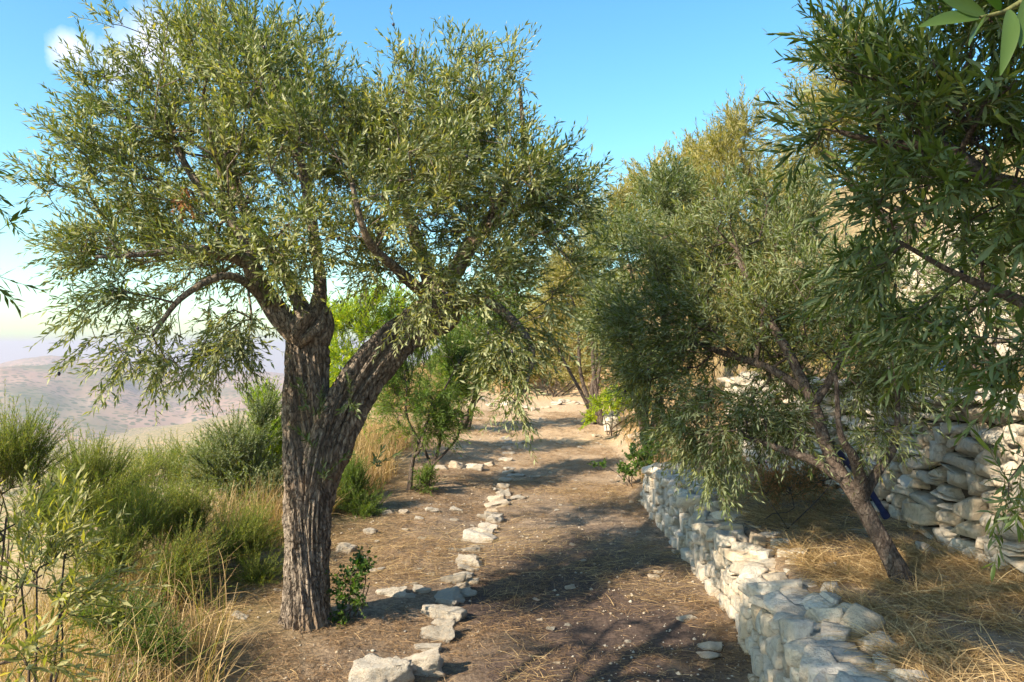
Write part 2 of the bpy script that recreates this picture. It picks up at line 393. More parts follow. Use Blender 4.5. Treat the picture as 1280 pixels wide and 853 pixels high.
def grow(limbs, A, rng, wiggle=.12, step=.16, tipr=.0022, droop=.0):
    """connect the points A to the limbs by natural branching; returns nodes, parents, radii, index of each A"""
    pos, par, plen = [], [], []
    for L in limbs:
        p = catmull(np.asarray(L['pts'])[:, :3], max(4, int(len(L['pts'])*5)))
        base = len(pos)
        for k, x in enumerate(p):
            pos.append(x); par.append(-1 if k == 0 else base+k-1)
            plen.append(0 if k == 0 else plen[-1]+np.linalg.norm(x-p[k-1]))
    nl = len(pos)
    start = np.array([k for k in range(nl) if plen[k] > .3*max(plen[:nl]) or par[k] == -1 and False] or range(nl))
    allowed = np.zeros(nl, bool)
    cnt = 0
    for L in limbs:
        k = max(4, int(len(L['pts'])*5)); f0 = L.get('free', .5)
        allowed[cnt+int(k*f0):cnt+k] = True; cnt += k
    cap = nl+len(A)*6+10
    POS = np.zeros((cap, 3)); POS[:nl] = pos; PL = np.zeros(cap); PL[:nl] = plen
    OK = np.zeros(cap, bool); OK[:nl] = allowed
    PAR = list(par); n = nl; ends = np.zeros(len(A), int)
    d0 = np.min(np.linalg.norm(A[:, None]-POS[None, :nl][:, allowed], axis=2), axis=1)
    for ai in np.argsort(d0):
        a = A[ai]; d = np.linalg.norm(POS[:n]-a, axis=1)+.28*PL[:n]; d[~OK[:n]] = 1e9
        j = int(np.argmin(d)); vec = a-POS[j]; L_ = np.linalg.norm(vec); m = int(np.clip(round(L_/step), 1, 5)); prev = j
        for k in range(1, m+1):
            t = k/m; q = POS[j]+vec*t
            if k < m: q = q+rng.normal(size=3)*L_*wiggle*.4+np.array([0, 0, math.sin(t*math.pi)*L_*(.10-droop)])
            POS[n] = q; PL[n] = PL[prev]+np.linalg.norm(q-POS[prev]); OK[n] = True; PAR.append(prev); prev = n; n += 1
        ends[ai] = prev
    R = np.zeros(n); e = 2.4
    acc = np.zeros(n); has = np.zeros(n, bool)
    for k in range(n-1, nl-1, -1):
        if acc[k] == 0: acc[k] = tipr**e
        R[k] = acc[k]**(1/e); acc[PAR[k]] += acc[k]
    return POS[:n], np.array(PAR), R, ends, nl

def twig_leaves(base, direc, length, curve, leaf_len, leaf_w, rng, spacing=.017, ang=(.6, 1.15), curl=.25):
    """leafy twigs; vectorised: returns leaf base, dir, normal, length, width and twig segments"""
    nt = len(base); K = np.maximum(4, (length/spacing).astype(int)); mx = int(K.max())
    idx = np.repeat(np.arange(nt), K); t = np.concatenate([np.arange(k)/k for k in K])+.5/K[idx]
    d = unit(direc); L = length[idx][:, None]
    tt = t[:, None]
    pos = base[idx]+d[idx]*L*tt+curve[idx]*L*tt**2
    tan = unit(d[idx]+2*curve[idx]*tt)
    ref = unit(np.cross(tan, rng.normal(size=(nt, 3))[idx])); ref2 = np.cross(tan, ref)
    j = np.concatenate([np.arange(k) for k in K])
    P_, D_, N_, L_, W_ = [], [], [], [], []
    for side in (1, -1):
        ph = (j % 2)*np.pi/2+rng.normal(0, .35, len(j))
        o = (ref*np.cos(ph)[:, None]+ref2*np.sin(ph)[:, None])*side
        an = rng.uniform(ang[0], ang[1], len(j))*(1-.45*t)
        D = tan*np.cos(an)[:, None]+o*np.sin(an)[:, None]+rng.normal(0, .10, (len(j), 3))
        Nn = np.cross(D, np.cross(tan, o))+rng.normal(0, curl, (len(j), 3))
        keep = rng.random(len(j)) < .86
        l = leaf_len*rng.uniform(.5, 1.2, len(j))*(1-.35*np.abs(t-.45))
        P_.append(pos[keep]); D_.append(D[keep]); N_.append(Nn[keep]); L_.append(l[keep]); W_.append(leaf_w*(l/leaf_len)[keep]*rng.uniform(.8, 1.2, keep.sum()))
    s0, s1, r0, r1 = [], [], [], []
    for k in range(3):
        a, b = k/3, (k+1)/3; LL = length[:, None]
        s0.append(base+d*LL*a+curve*LL*a*a); s1.append(base+d*LL*b+curve*LL*b*b)
        r0.append(np.full(nt, .0017*(1-a*.6))); r1.append(np.full(nt, .0017*(1-b*.6)))
    return [np.concatenate(x) for x in (P_, D_, N_, L_, W_)], [np.concatenate(x) for x in (s0, s1, r0, r1)]

def make_tree(name, loc, label, cat, limbs, E, n_att, twigs, leaf, leaf_mat_, bark, seed,
              twig_len=(.16, .34), up=.35, droopz=None, trunk_sides=10, trunk_amp=.1, group=None, fine=False,
              spacing=.017, step=.16, fruit=0, tipr=.0022, extra=None, wiggle=.12, shell=.0, twig_mat='twig', tw_r=1.0, rnd_bias=0., sag=.05, shrink=.42, scat=.42):
    rng = np.random.default_rng(seed)
    root = empty(name, loc, label, cat, group); o3 = np.array(root.location)
    pieces = []
    for i, L in enumerate(limbs):
        p = np.asarray(L['pts'], float)
        ln = np.linalg.norm(np.diff(p[:, :3], axis=0), axis=1).sum()
        sd = L.get('sides', trunk_sides)
        pieces.append(bark_tube(p[:, :3], p[:, 3], sd, max(6, int(ln/(L.get('ring', .04)))), L.get('amp', trunk_amp), seed+i*1.7, origin=o3, grooves=L.get('gr', 7), twist=L.get('tw', .8)))
    join_np('trunk', pieces, M[bark], root)
    A = sample_ell(E, n_att, rng, shell, shrink*sum(twig_len)/2)
    if extra is not None: A = np.vstack([A, extra])
    POS, PAR, R, ends, nl = grow(limbs, A, rng, wiggle, step, tipr)
    k = np.arange(nl, len(POS)); pa = PAR[k]
    rp = np.where(pa >= nl, np.minimum(R[pa], R[k]*1.35), R[k]*1.25)
    v, q = seg_tubes(POS[pa], POS[k], rp, R[k], 6, o3)
    mesh_np('branches', v, [(4, q)], M[bark if twig_mat == 'twig' else twig_mat], root, smooth=True)
    # leafy twigs
    kids = np.unique(np.concatenate([ends, ends]))
    thin = np.array([i for i in range(nl, len(POS)) if R[i] < tipr*2.6])
    src = np.concatenate([np.repeat(ends, twigs), rng.choice(thin, int(len(ends)*twigs*.6))])
    base = POS[src]+rng.normal(0, .01, (len(src), 3))
    bd = unit(POS[src]-POS[PAR[src]])
    cen = np.mean([e[0] for e in E], axis=0)
    outw = unit(base-cen)
    d = unit(.75*bd+.55*outw+rng.normal(0, scat, (len(src), 3))+np.array([0, 0, up]))
    cz = rng.normal(0, .12, (len(src), 3)); cz[:, 2] -= sag
    if droopz is not None:
        w = droopz(base)[:, None]; d = unit(d+w*np.array([0, 0, -1.]))
    ln = rng.uniform(twig_len[0], twig_len[1], len(src))
    (Pb, D, Nn, L_, W_), seg = twig_leaves(base, d, ln, cz, leaf[0], leaf[1], rng, spacing)
    Nn = Nn*np.where(Nn[:, 2:3] < 0, -1, 1)*1.0+rng.normal(0, .35, Nn.shape)+np.array([0, 0, .35])
    crown = leaves_mesh('crown', Pb, D, Nn, L_, W_, M[leaf_mat_], root, rng, fine, o3, rnd_bias)
    v, q = seg_tubes(seg[0], seg[1], seg[2]*tw_r, seg[3]*tw_r, 3, o3)
    mesh_np('twigs', v, [(4, q)], M[twig_mat if twig_mat != 'twig' else 'green_twig'], root, smooth=True)
    if fruit:
        ii = rng.choice(len(Pb), fruit, replace=False); fruits(root, Pb[ii]+np.array([0, 0, -.018]), rng, o3)
    return root, len(Pb)

def fruits(root, P, rng, o3):
    bm = bmesh.new(); bmesh.ops.create_uvsphere(bm, u_segments=8, v_segments=6, radius=1)
    tv = np.array([v.co[:] for v in bm.verts]); tf = [[v.index for v in f.verts] for f in bm.faces]; bm.free()
    t3 = np.array([f for f in tf if len(f) == 3]); t4 = np.array([f for f in tf if len(f) == 4])
    n = len(P); s = rng.uniform(.8, 1.15, (n, 1, 1))*np.array([.0065, .0065, .009])
    v = (tv[None]*s+(P-o3)[:, None]).reshape(-1, 3); off = np.arange(n)[:, None, None]*len(tv)
    o = mesh_np('olives', v, [(3, (t3[None]+off).reshape(-1, 3)), (4, (t4[None]+off).reshape(-1, 4))], M['olive_fruit'], root, smooth=True)
    o['kind'] = 'stuff'

def px(pts):      # (u, v, Y, radius in pixels at that distance) -> metres
    return [tuple(at(u, v, Y))+(r/F*Y,) for u, v, Y, r in pts]

TOTAL = 0
def T(*a, **k):
    global TOTAL
    r, n = make_tree(*a, **k); TOTAL += n; return r

# the big old olive ------------------------------------------------
Yt = 4.36
base_z = float(gz(at(383, 795, Yt)[0], Yt))
main_limbs = [
    dict(pts=px([(383,822,Yt,50),(383,800,Yt,38),(383,770,Yt,29),(382,720,Yt,26),(382,640,Yt,26),(382,560,Yt,27),(383,490,Yt+.02,26),(384,440,Yt+.04,26),(386,408,Yt+.05,23)]), sides=160, ring=.01, amp=.32, gr=11, free=.93),
    dict(pts=px([(398,822,Yt+.04,36),(392,795,Yt+.05,26),(389,765,Yt+.04,22),(388,700,Yt,21),(391,640,Yt-.02,23),(403,575,Yt-.02,26),(423,520,Yt,26),(450,475,Yt+.03,24),(482,438,Yt+.08,24),(513,411,Yt+.15,22),(541,392,Yt+.2,17)]), sides=160, ring=.01, amp=.40, gr=9, free=.93),
    dict(pts=px([(358,822,Yt+.0,32),(362,795,Yt+.03,21),(367,765,Yt+.03,16),(370,700,Yt+.05,14),(371,640,Yt+.05,14),(371,560,Yt+.08,13),(373,490,Yt+.12,14),(379,440,Yt+.12,13)]), sides=80, ring=.014, amp=.35, gr=7, free=.95),
    # knobbly pollard heads
    dict(pts=px([(372,430,Yt-.02,18),(384,412,Yt-.02,30),(398,398,Yt,24),(404,384,Yt,10)]), sides=48, ring=.016, amp=.5, gr=5, free=.4),
    dict(pts=px([(505,418,Yt+.1,22),(535,400,Yt+.15,25),(560,386,Yt+.2,24),(578,380,Yt+.25,8)]), sides=48, ring=.016, amp=.5, gr=5, free=.4),
    # left branch
    dict(pts=px([(376,420,Yt,17),(352,396,Yt-.02,15),(328,362,Yt-.06,13),(312,328,Yt-.1,11),(300,290,Yt-.1,7),(250,235,Yt-.1,5),(215,170,Yt-.1,3.5),(205,110,Yt-.1,2)]), sides=20, ring=.03, amp=.2, free=.3),
    dict(pts=px([(312,330,Yt-.1,9),(285,318,Yt-.2,8),(240,312,Yt-.35,6),(180,318,Yt-.5,4),(120,322,Yt-.6,2)]), sides=12, ring=.04, amp=.15, free=.15),
    dict(pts=px([(340,385,Yt-.05,6),(290,345,Yt-.3,5),(230,370,Yt-.5,4),(190,420,Yt-.55,2.5)]), sides=10, ring=.04, amp=.12, free=.2),
    dict(pts=px([(395,400,Yt,12),(400,350,Yt+.05,8),(390,280,Yt+.1,7),(375,200,Yt+.15,5),(350,120,Yt+.1,3.5),(330,50,Yt,2)]), sides=12, ring=.04, amp=.15, free=.2),
    dict(pts=px([(385,400,Yt+.1,10),(350,330,Yt+.4,8),(300,250,Yt+.6,6),(280,150,Yt+.6,4),(290,60,Yt+.5,2)]), sides=12, ring=.04, amp=.15, free=.2),
    # right branches
    dict(pts=px([(540,392,Yt+.2,18),(562,350,Yt+.25,12),(590,305,Yt+.25,10),(612,275,Yt+.25,8),(640,225,Yt+.2,5.5),(655,190,Yt+.2,4),(650,110,Yt+.1,2)]), sides=20, ring=.03, amp=.2, free=.3),
    dict(pts=px([(600,290,Yt+.25,8),(650,262,Yt+.1,6),(690,244,Yt-.05,3.5),(715,232,Yt-.1,1.5)]), sides=12, ring=.04, amp=.15, free=.15),
    dict(pts=px([(550,375,Yt+.2,14),(520,300,Yt+.4,9),(500,210,Yt+.5,6),(510,120,Yt+.4,4),(520,60,Yt+.3,2)]), sides=12, ring=.04, amp=.15, free=.2),
    dict(pts=px([(560,385,Yt+.2,12),(600,375,Yt+.1,8),(640,400,Yt-.1,6),(665,440,Yt-.25,4),(655,490,Yt-.3,2)]), sides=12, ring=.04, amp=.15, free=.2),
    dict(pts=px([(545,380,Yt+.15,10),(500,340,Yt-.2,7),(460,300,Yt-.5,5),(440,230,Yt-.6,3)]), sides=12, ring=.04, amp=.15, free=.2),
]
E = [ell(255,120,4.4,150,110,.75,1.1), ell(150,250,4.2,95,105,.6), ell(90,315,3.9,50,38,.3,.9), ell(175,150,4.3,75,80,.5),
     ell(300,40,4.5,110,60,.6), ell(190,400,3.95,85,68,.5,1.0), ell(250,300,4.2,130,80,.7), ell(360,160,4.6,115,120,.8), ell(430,200,4.6,90,80,.7),
     ell(520,170,4.6,95,95,.75), ell(605,125,4.5,75,62,.55), ell(560,230,4.5,130,110,.8), ell(665,225,4.3,70,75,.5),
     ell(410,310,4.1,120,60,.6,1.0), ell(590,345,4.3,110,62,.6), ell(655,390,4.15,62,70,.4), ell(648,470,4.05,40,55,.28,1.6), ell(620,430,4.15,50,40,.3,1.0), ell(200,420,3.6,85,55,.3,2.2), ell(275,435,3.8,60,42,.28,2.0), ell(150,370,3.6,60,40,.3,1.6), ell(690,330,4.2,50,70,.38,1.8), ell(700,250,4.3,55,50,.4,1.6), ell(640,300,4.5,80,70,.4,1.3), ell(610,190,4.4,80,60,.4,1.2),
     ell(560,70,4.5,34,26,.3,.7), ell(520,380,3.95,55,40,.25,.6), ell(130,320,4.0,60,50,.4,.8), ell(215,455,3.9,50,30,.3,.8), ell(300,400,3.95,60,35,.3,.6),
     ell(330,200,5.4,120,100,.6,.9), ell(480,210,5.6,120,100,.6,.9), ell(230,270,5.3,110,90,.5,.8), ell(570,260,5.4,90,80,.5,.8), ell(330,150,3.7,120,90,.35,.7), ell(500,230,3.8,110,80,.35,.7),
     ell(360,340,4.4,80,50,.5,.8), ell(470,330,4.4,90,45,.5,.9)]
def droop_main(p):
    low = np.clip((2.05-p[:, 2])/.35, 0, 1)*.9
    return low
main_tree = T('olive_tree', (*at(383,0,Yt)[:2], base_z), 'big old olive tree with thick furrowed forking trunk left of the path', 'tree',
  main_limbs, E, 2600, 3, (.050, .0125), 'olive_leaf', 'bark', 11, twig_len=(.12, .28), up=.5, droopz=droop_main, fruit=260, tw_r=1.2, spacing=.021, shrink=.36, scat=.6)

def spray(root, P0, D0, ln, leaf, mat, seed, n=1, curve=(0,0,-.2), spacing=.018, fine=True, name='spray', spread=.3):
    rng = np.random.default_rng(seed); o3 = np.array(root.location)
    base = np.array(P0)+rng.normal(0, .004, (n, 3)); d = unit(np.array(D0)+rng.normal(0, spread, (n, 3)))
    (Pb, D, Nn, L_, W_), seg = twig_leaves(base, d, np.full(n, ln)*rng.uniform(.7, 1.1, n), np.tile(curve, (n, 1)).astype(float), leaf[0], leaf[1], rng, spacing)
    o = leaves_mesh(name, Pb, D, Nn+np.array([0, 0, .3]), L_, W_, M[mat], root, rng, fine, o3)
    v, q = seg_tubes(seg[0], seg[1], seg[2], seg[3], 4, o3); mesh_np('twig', v, [(4, q)], M['green_twig'], o, smooth=True)
    return o
# dead rust-brown sprig hanging in the crown, shoots sprouting from the fork
spray(main_tree, at(232,232,4.0), (.15,0,-1), .16, (.05,.011), 'dead_leaf', 5, 7, name='dead_sprig', spread=.4)
for u, v, s in ((392,560,1),(400,520,2),(470,585,3),(384,500,4),(405,600,5),(440,505,6)):
    spray(main_tree, at(u,v,Yt-.15), (-.1+.2*(s % 2), -.3, .7), .2, (.05,.012), 'olive_leaf_dark', 50+s, 3, name='sucker_shoot', spread=.5)

# terrace olive on the right ---------------------------------------
Yr = 3.95
tz = float(gz(1.92, Yr))
r_limbs = [
  dict(pts=px([(1132,735,Yr,17),(1118,706,Yr,12.5),(1096,665,Yr+.05,11),(1076,628,Yr+.1,10.5),(1056,600,Yr+.15,8.5),(1034,560,Yr+.2,8),(1022,520,Yr+.25,7.5),(1010,490,Yr+.3,6.5),(985,440,Yr+.4,6),(950,380,Yr+.7,4),(920,320,Yr+.9,2.5)]), sides=24, ring=.03, amp=.10, free=.6),
  dict(pts=px([(1074,630,Yr+.1,10),(1076,600,Yr+.05,8),(1066,570,Yr,6),(1050,540,Yr-.05,4),(1045,470,Yr-.05,2.5)]), sides=12, ring=.03, amp=.1, free=.6),
  dict(pts=px([(1078,622,Yr+.1,7),(1100,585,Yr+.1,6),(1118,558,Yr+.1,4.5),(1122,500,Yr+.1,3),(1115,440,Yr,2)]), sides=12, ring=.03, amp=.1, free=.6),
  dict(pts=px([(1052,598,Yr+.15,7),(1015,575,Yr+.2,5.5),(985,565,Yr+.3,4.5),(950,552,Yr+.4,3.5),(915,545,Yr+.5,2)]), sides=12, ring=.03, amp=.1, free=.45),
  dict(pts=px([(1018,505,Yr+.25,6),(1040,470,Yr+.3,5),(1060,420,Yr+.4,4),(1075,360,Yr+.5,2.5)]), sides=12, ring=.03, amp=.1, free=.4),
  dict(pts=px([(1012,492,Yr+.3,5.5),(960,460,Yr+.5,5),(900,440,Yr+.9,4),(850,420,Yr+1.2,2.5)]), sides=12, ring=.03, amp=.1, free=.3),
]
E = [ell(900,400,5.0,120,85,.6), ell(1010,380,4.5,110,95,.6), ell(850,330,5.3,85,70,.5), ell(840,470,5.0,70,80,.45,1.1), ell(905,530,4.6,85,62,.4),
     ell(960,270,4.9,90,70,.5), ell(1090,430,4.2,80,70,.45), ell(800,410,5.3,48,60,.4), ell(900,590,4.4,28,26,.2,1.3), ell(1010,540,4.2,45,25,.3,.7), ell(1100,540,4.0,40,32,.25,.8), ell(1000,470,4.6,80,50,.4,1.1), ell(960,520,4.5,70,35,.35,1.1), ell(1090,480,4.3,60,40,.35,1.0)]
T('olive_tree', (*at(1126,0,Yr)[:2], tz), 'young olive with bare leaning trunk on the strawy terrace right of the low wall', 'tree',
  r_limbs, E, 1500, 3, (.052, .0095), 'olive_leaf_blue', 'bark_young', 23, twig_len=(.13, .30), up=.0, fruit=120, spacing=.021, shrink=.35, scat=.6,
  droopz=lambda p: np.clip((1.3-p[:, 2])/.3, 0, 1)*.8, tw_r=1.1)

# near olive leaning in from the right edge ------------------------
n_limbs = [
  dict(pts=[(2.75,1.2,.5,.11),(2.7,1.3,1.1,.09),(2.55,1.5,1.7,.075),(2.3,1.75,2.15,.06),(1.95,1.95,2.5,.045),(1.5,2.1,2.75,.02)], sides=24, ring=.04, amp=.15, free=.35),
  dict(pts=[(2.6,1.45,1.6,.05)]+px([(1400,330,2.3,24),(1300,250,2.35,17),(1235,222,2.4,10),(1180,185,2.45,8),(1110,180,2.5,5),(1050,165,2.55,3)]), sides=16, ring=.03, amp=.12, free=.4),
  dict(pts=[(2.65,1.35,1.3,.04)]+px([(1420,420,2.3,14),(1330,400,2.35,10),(1260,370,2.4,7),(1190,340,2.45,4),(1120,300,2.5,2.5)]), sides=12, ring=.04, amp=.12, free=.45),
  dict(pts=[(2.7,1.3,1.0,.03)]+px([(1400,540,2.2,8),(1330,560,2.25,5),(1280,570,2.3,3)]), sides=10, ring=.04, amp=.12, free=.6),
]
E = [ell(1190,110,2.4,120,100,.35), ell(1090,80,2.5,75,60,.28), ell(1250,270,2.4,85,85,.3,.9), ell(1130,240,2.5,90,60,.28,.9), ell(1190,400,2.5,90,55,.28,.8),
     ell(1285,600,2.3,34,70,.18,1.0), ell(1000,20,2.6,22,20,.15,1.2), ell(1265,440,2.3,50,50,.2,.8), ell(1080,330,2.6,60,45,.25,.7), ell(1240,30,2.3,80,50,.3,1.3), ell(1270,190,2.35,60,80,.3,1.3), ell(1180,180,2.6,90,70,.3), ell(1030,170,2.6,40,40,.2,.9)]
T('olive_tree', (2.75,1.2,float(gz(2.75,1.2))), 'dark green olive reaching in from the right edge with long near leaves', 'tree',
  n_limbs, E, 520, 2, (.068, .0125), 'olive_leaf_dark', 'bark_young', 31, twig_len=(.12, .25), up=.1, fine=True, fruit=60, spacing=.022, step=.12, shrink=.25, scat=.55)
# the nearest twig at the top right corner
tw = empty('olive_branch', at(1330,-40,.75), 'blurred big-leaved olive twig hanging into the top right corner', 'branch')
rng = np.random.default_rng(3); o3 = np.array(tw.location)
A = [at(1330,-40,.75), at(1290,-5,.75), at(1255,15,.74), at(1225,22,.73)]
v, q = seg_tubes(np.array(A[:-1]), np.array(A[1:]), np.array([.004,.003,.002]), np.array([.003,.002,.0013]), 8, o3)
mesh_np('stem', v, [(4, q)], M['green_twig'], tw, smooth=True)
tips = [((1225,22),(1148,34)), ((1232,20),(1165,-12)), ((1240,18),(1212,58)), ((1262,12),(1250,95)), ((1285,-5),(1275,60)), ((1250,15),(1215,-30))]
Pb = np.array([at(*a, .74) for a, b in tips]); Tt = np.array([at(*b, .72) for a, b in tips])
VV, QQ, oo = [], [], 0
for a_, b_ in zip(Pb, Tt):
    d_ = b_-a_; L_ = np.linalg.norm(d_); d_ = d_/L_; n_ = unit(rng.normal(0, .35, 3)+[0, -.75, .75]); s_ = unit(np.cross(d_, n_)); n_ = np.cross(s_, d_)
    cv_ = rng.uniform(-.05, .12)
    for k in range(13):
        t = k/12; wd = .0075*math.sin(math.pi*min(1, t**.85*.97+.015))**.8
        m_ = a_+d_*L_*t+n_*L_*cv_*math.sin(t*3.1)-o3
        VV += [m_-s_*wd+n_*wd*.35, m_, m_+s_*wd+n_*wd*.35]
        if k < 12:
            i_ = oo+k*3; QQ += [(i_, i_+3, i_+4, i_+1), (i_+1, i_+4, i_+5, i_+2)]
    oo += 39
mesh_np('leaves', np.array(VV), [(4, np.array(QQ))], M['ivy_leaf'], tw, np.repeat(rng.uniform(.0, .22, len(Pb)), 39), smooth=True)

# olive beyond the left edge, its twig tips enter the frame, unseen crown shaped for shade --------
l_limbs = [
  dict(pts=[(-3.0,.5,-.9,.16),(-2.95,.5,-.2,.13),(-2.85,.5,.6,.12),(-2.75,.55,1.3,.11),(-2.5,.7,2.1,.08),(-2.1,.9,2.9,.05),(-1.4,1.1,3.4,.035),(-.4,1.0,3.6,.02)], sides=28, ring=.04, amp=.2, free=.7),
  dict(pts=[(-2.7,.6,1.6,.08),(-2.75,1.2,2.4,.06),(-2.6,1.9,3.1,.03)], sides=12, ring=.05, amp=.2, free=.6),
  dict(pts=[(-2.75,.6,1.2,.05),(-2.3,1.6,1.5,.03)]+px([(-110,350,2.55,5),(-60,330,2.55,2.5)]), sides=10, ring=.05, amp=.1, free=.85),
  dict(pts=[(-2.7,.6,1.5,.05),(-2.3,1.6,2.0,.02)]+px([(-110,225,2.6,4),(-60,210,2.6,2.5)]), sides=10, ring=.05, amp=.1, free=.85),
]
E = [(np.array(c), np.array(r), w) for c, r, w in [((-2.0,1.0,3.0),(.8,.7,.55),1.2), ((-1.2,.9,3.5),(.8,.8,.5),1.1), ((-1.6,1.9,3.75),(.9,.6,.4),1.), ((-2.7,.2,3.1),(.8,.7,.6),.7),
     ((-.4,.6,3.6),(.8,.8,.45),1.), ((.1,1.4,3.5),(.7,.7,.4),1.), ((-2.3,1.5,2.75),(.6,.45,.4),1.1), ((-3.5,2.2,3.25),(.4,.6,.16),.8), ((-3.2,1.5,2.95),(.4,.4,.2),1.3)]]
T('olive_tree', (-3.0,.5,float(gz(-3.0,.5))), 'olive twigs with dark fruit poking in at the left edge against the sky', 'tree',
  l_limbs, E, 1600, 3, (.056, .0125), 'olive_leaf_dark', 'bark', 41, twig_len=(.14, .3), up=.3, fruit=60, spacing=.02,
  extra=np.array([at(-42,330,2.55), at(-50,215,2.6), at(-55,375,2.6)]), fine=False)

# trees and tall shrubs further along ------------------------------
def bush_tree(name, bx, by, label, E, n, mat, seed, stems=4, leaf=(.045,.011), tl=(.15,.32), up=.4, cat='tree', group=None, sr=.03, bark='bark_young', twigs=3, fruit=0, spacing=.02, lean=(0,0), rb=0., zb=None):
    rng = np.random.default_rng(seed+1000)
    z = float(gz(bx, by)) if zb is None else zb
    limbs = []
    jt = min(1., float(np.mean([e[1][0] for e in E]))/.25)
    cs = [e[0] for e in E]
    for s in range(stems):
        c = cs[s % len(cs)]+rng.normal(0, .12, 3)*np.array([1, 1, .5])*jt; b = np.array([bx+rng.normal(0, .05)*jt, by+rng.normal(0, .05)*jt, z-.08*jt])
        m1 = b+(c-b)*.33+rng.normal(0, .06, 3)*jt; m2 = b+(c-b)*.7+rng.normal(0, .07, 3)*jt
        r = sr*rng.uniform(.7, 1.1)
        limbs.append(dict(pts=[(*b, r), (*m1, r*.75), (*m2, r*.5), (*c, r*.22)], sides=10, ring=.08, amp=.12, free=.4))
    return T(name, (bx, by, z), label, cat, limbs, E, n, twigs, leaf, mat, bark, seed, twig_len=tl, up=up, group=group, fruit=fruit, spacing=spacing, step=.2, rnd_bias=rb)

bush_tree('young_tree', -1.0, 8.4, 'slender fresh green young tree behind the fork of the big olive', [ell(520,505,8.4,55,60,.4), ell(545,450,8.6,50,40,.4), ell(580,470,8.8,30,50,.35), ell(490,480,8.3,34,55,.3,1.0), ell(555,530,8.4,32,40,.3), ell(520,430,8.5,50,30,.4)],
          560, 'fresh_leaf', 61, 5, (.05,.011), up=.5, sr=.028)
bush_tree('shrub', -.85, 8.2, 'small bushy shrub at the foot of the slender young tree', [ell(532,602,8.2,14,20,.12)], 40, 'fresh_leaf', 62, 6, (.035,.011), (.08,.16), up=.7, cat='shrub', sr=.006)
bush_tree('tree', -.75, 12.5, 'yellow-green tree behind the young tree at left of the path', [ell(585,440,12.5,38,55,.6), ell(560,490,12.4,35,45,.5), ell(590,495,12.3,14,35,.3), ell(620,400,13,35,35,.6)],
          300, 'fresh_leaf', 63, 4, (.07,.018), (.2,.4), sr=.045, rb=.15)
bush_tree('shrub', -2.4, 9.6, 'bright yellow-green tall shrub seen through the fork of the big olive', [ell(425,455,9.6,45,42,.6), ell(450,500,9.4,28,30,.4), ell(405,490,9.6,25,35,.4), ell(455,410,9.8,50,40,.5), ell(410,420,9.8,30,40,.4), ell(480,390,9.8,40,30,.4)],
          380, 'lime_leaf', 64, 5, (.06,.016), (.18,.34), cat='shrub', sr=.03)
bush_tree('olive_tree', 1.75, 10.2, 'grey-green olive overhanging the right bank of the path', [ell(790,330,9.2,55,70,.7), ell(765,390,9.2,42,55,.6), ell(800,450,9.2,50,45,.6), ell(755,290,9.4,20,32,.3), ell(835,250,9.6,45,40,.6)],
          520, 'olive_leaf_blue', 65, 5, (.065,.014), (.2,.42), sr=.05, up=.25)
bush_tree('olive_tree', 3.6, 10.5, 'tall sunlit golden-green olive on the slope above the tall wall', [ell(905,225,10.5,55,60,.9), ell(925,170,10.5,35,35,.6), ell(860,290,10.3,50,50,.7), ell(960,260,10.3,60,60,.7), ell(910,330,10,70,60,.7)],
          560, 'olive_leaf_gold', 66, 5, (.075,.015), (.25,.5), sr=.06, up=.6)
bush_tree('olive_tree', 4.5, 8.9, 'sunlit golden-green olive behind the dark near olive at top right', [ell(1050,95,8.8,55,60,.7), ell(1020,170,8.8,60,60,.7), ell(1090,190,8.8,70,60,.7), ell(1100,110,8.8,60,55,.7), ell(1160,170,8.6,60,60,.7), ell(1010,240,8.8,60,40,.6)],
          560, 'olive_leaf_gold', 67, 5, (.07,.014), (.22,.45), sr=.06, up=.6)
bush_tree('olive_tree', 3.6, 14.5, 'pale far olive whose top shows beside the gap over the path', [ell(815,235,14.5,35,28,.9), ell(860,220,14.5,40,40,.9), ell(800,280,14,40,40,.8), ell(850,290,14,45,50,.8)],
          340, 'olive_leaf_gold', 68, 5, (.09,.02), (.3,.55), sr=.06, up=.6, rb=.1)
bush_tree('shrub', 1.2, 19.5, 'golden dry shrub closing the view at the end of the path', [ell(700,400,19.5,50,40,1.2), ell(670,440,19,40,30,.9), ell(735,430,19,38,38,.9), ell(720,350,20,45,40,1.)],
          330, 'olive_leaf_gold', 69, 6, (.10,.022), (.3,.6), cat='shrub', sr=.04, rb=.12)
bush_tree('shrub', -.6, 20.5, 'olive-green shrub left of the golden one at the path end', [ell(610,400,20.5,50,40,1.), ell(570,430,20.5,40,40,1.), ell(640,360,21,50,40,1.)],
          240, 'fresh_leaf', 70, 5, (.10,.022), (.3,.6), cat='shrub', sr=.04, rb=.1)
bush_tree('shrub', 2.9, 7.6, 'dusty shrub on top of the tall wall behind the young olive', [ell(985,440,7.6,70,40,.5), ell(930,400,7.8,60,40,.5), ell(1060,380,7.5,50,40,.5)],
          180, 'olive_leaf_gold', 71, 5, (.05,.012), (.18,.34), cat='shrub', sr=.02, up=.5)
bush_tree('shrub', 1.55, 12.2, 'lime-yellow leafy shrub on the bank beside the pale boulder', [ell(765,503,12,30,16,.4), ell(795,500,12,20,20,.4), ell(740,522,11.8,12,6,.2)],
          80, 'lime_leaf', 72, 6, (.06,.03), (.12,.25), cat='shrub', sr=.012, up=.4, spacing=.03)
bush_tree('plant', 1.32, 8.7, 'low dark ivy-like plant trailing at the far end of the low wall', [ell(800,575,8.8,20,14,.25), ell(785,590,8.6,14,8,.2), ell(760,583,8.8,20,4,.2), ell(812,558,8.9,14,16,.25)],
          60, 'ivy_leaf', 73, 6, (.045,.035), (.06,.14), cat='plant', sr=.008, up=.3, spacing=.03)
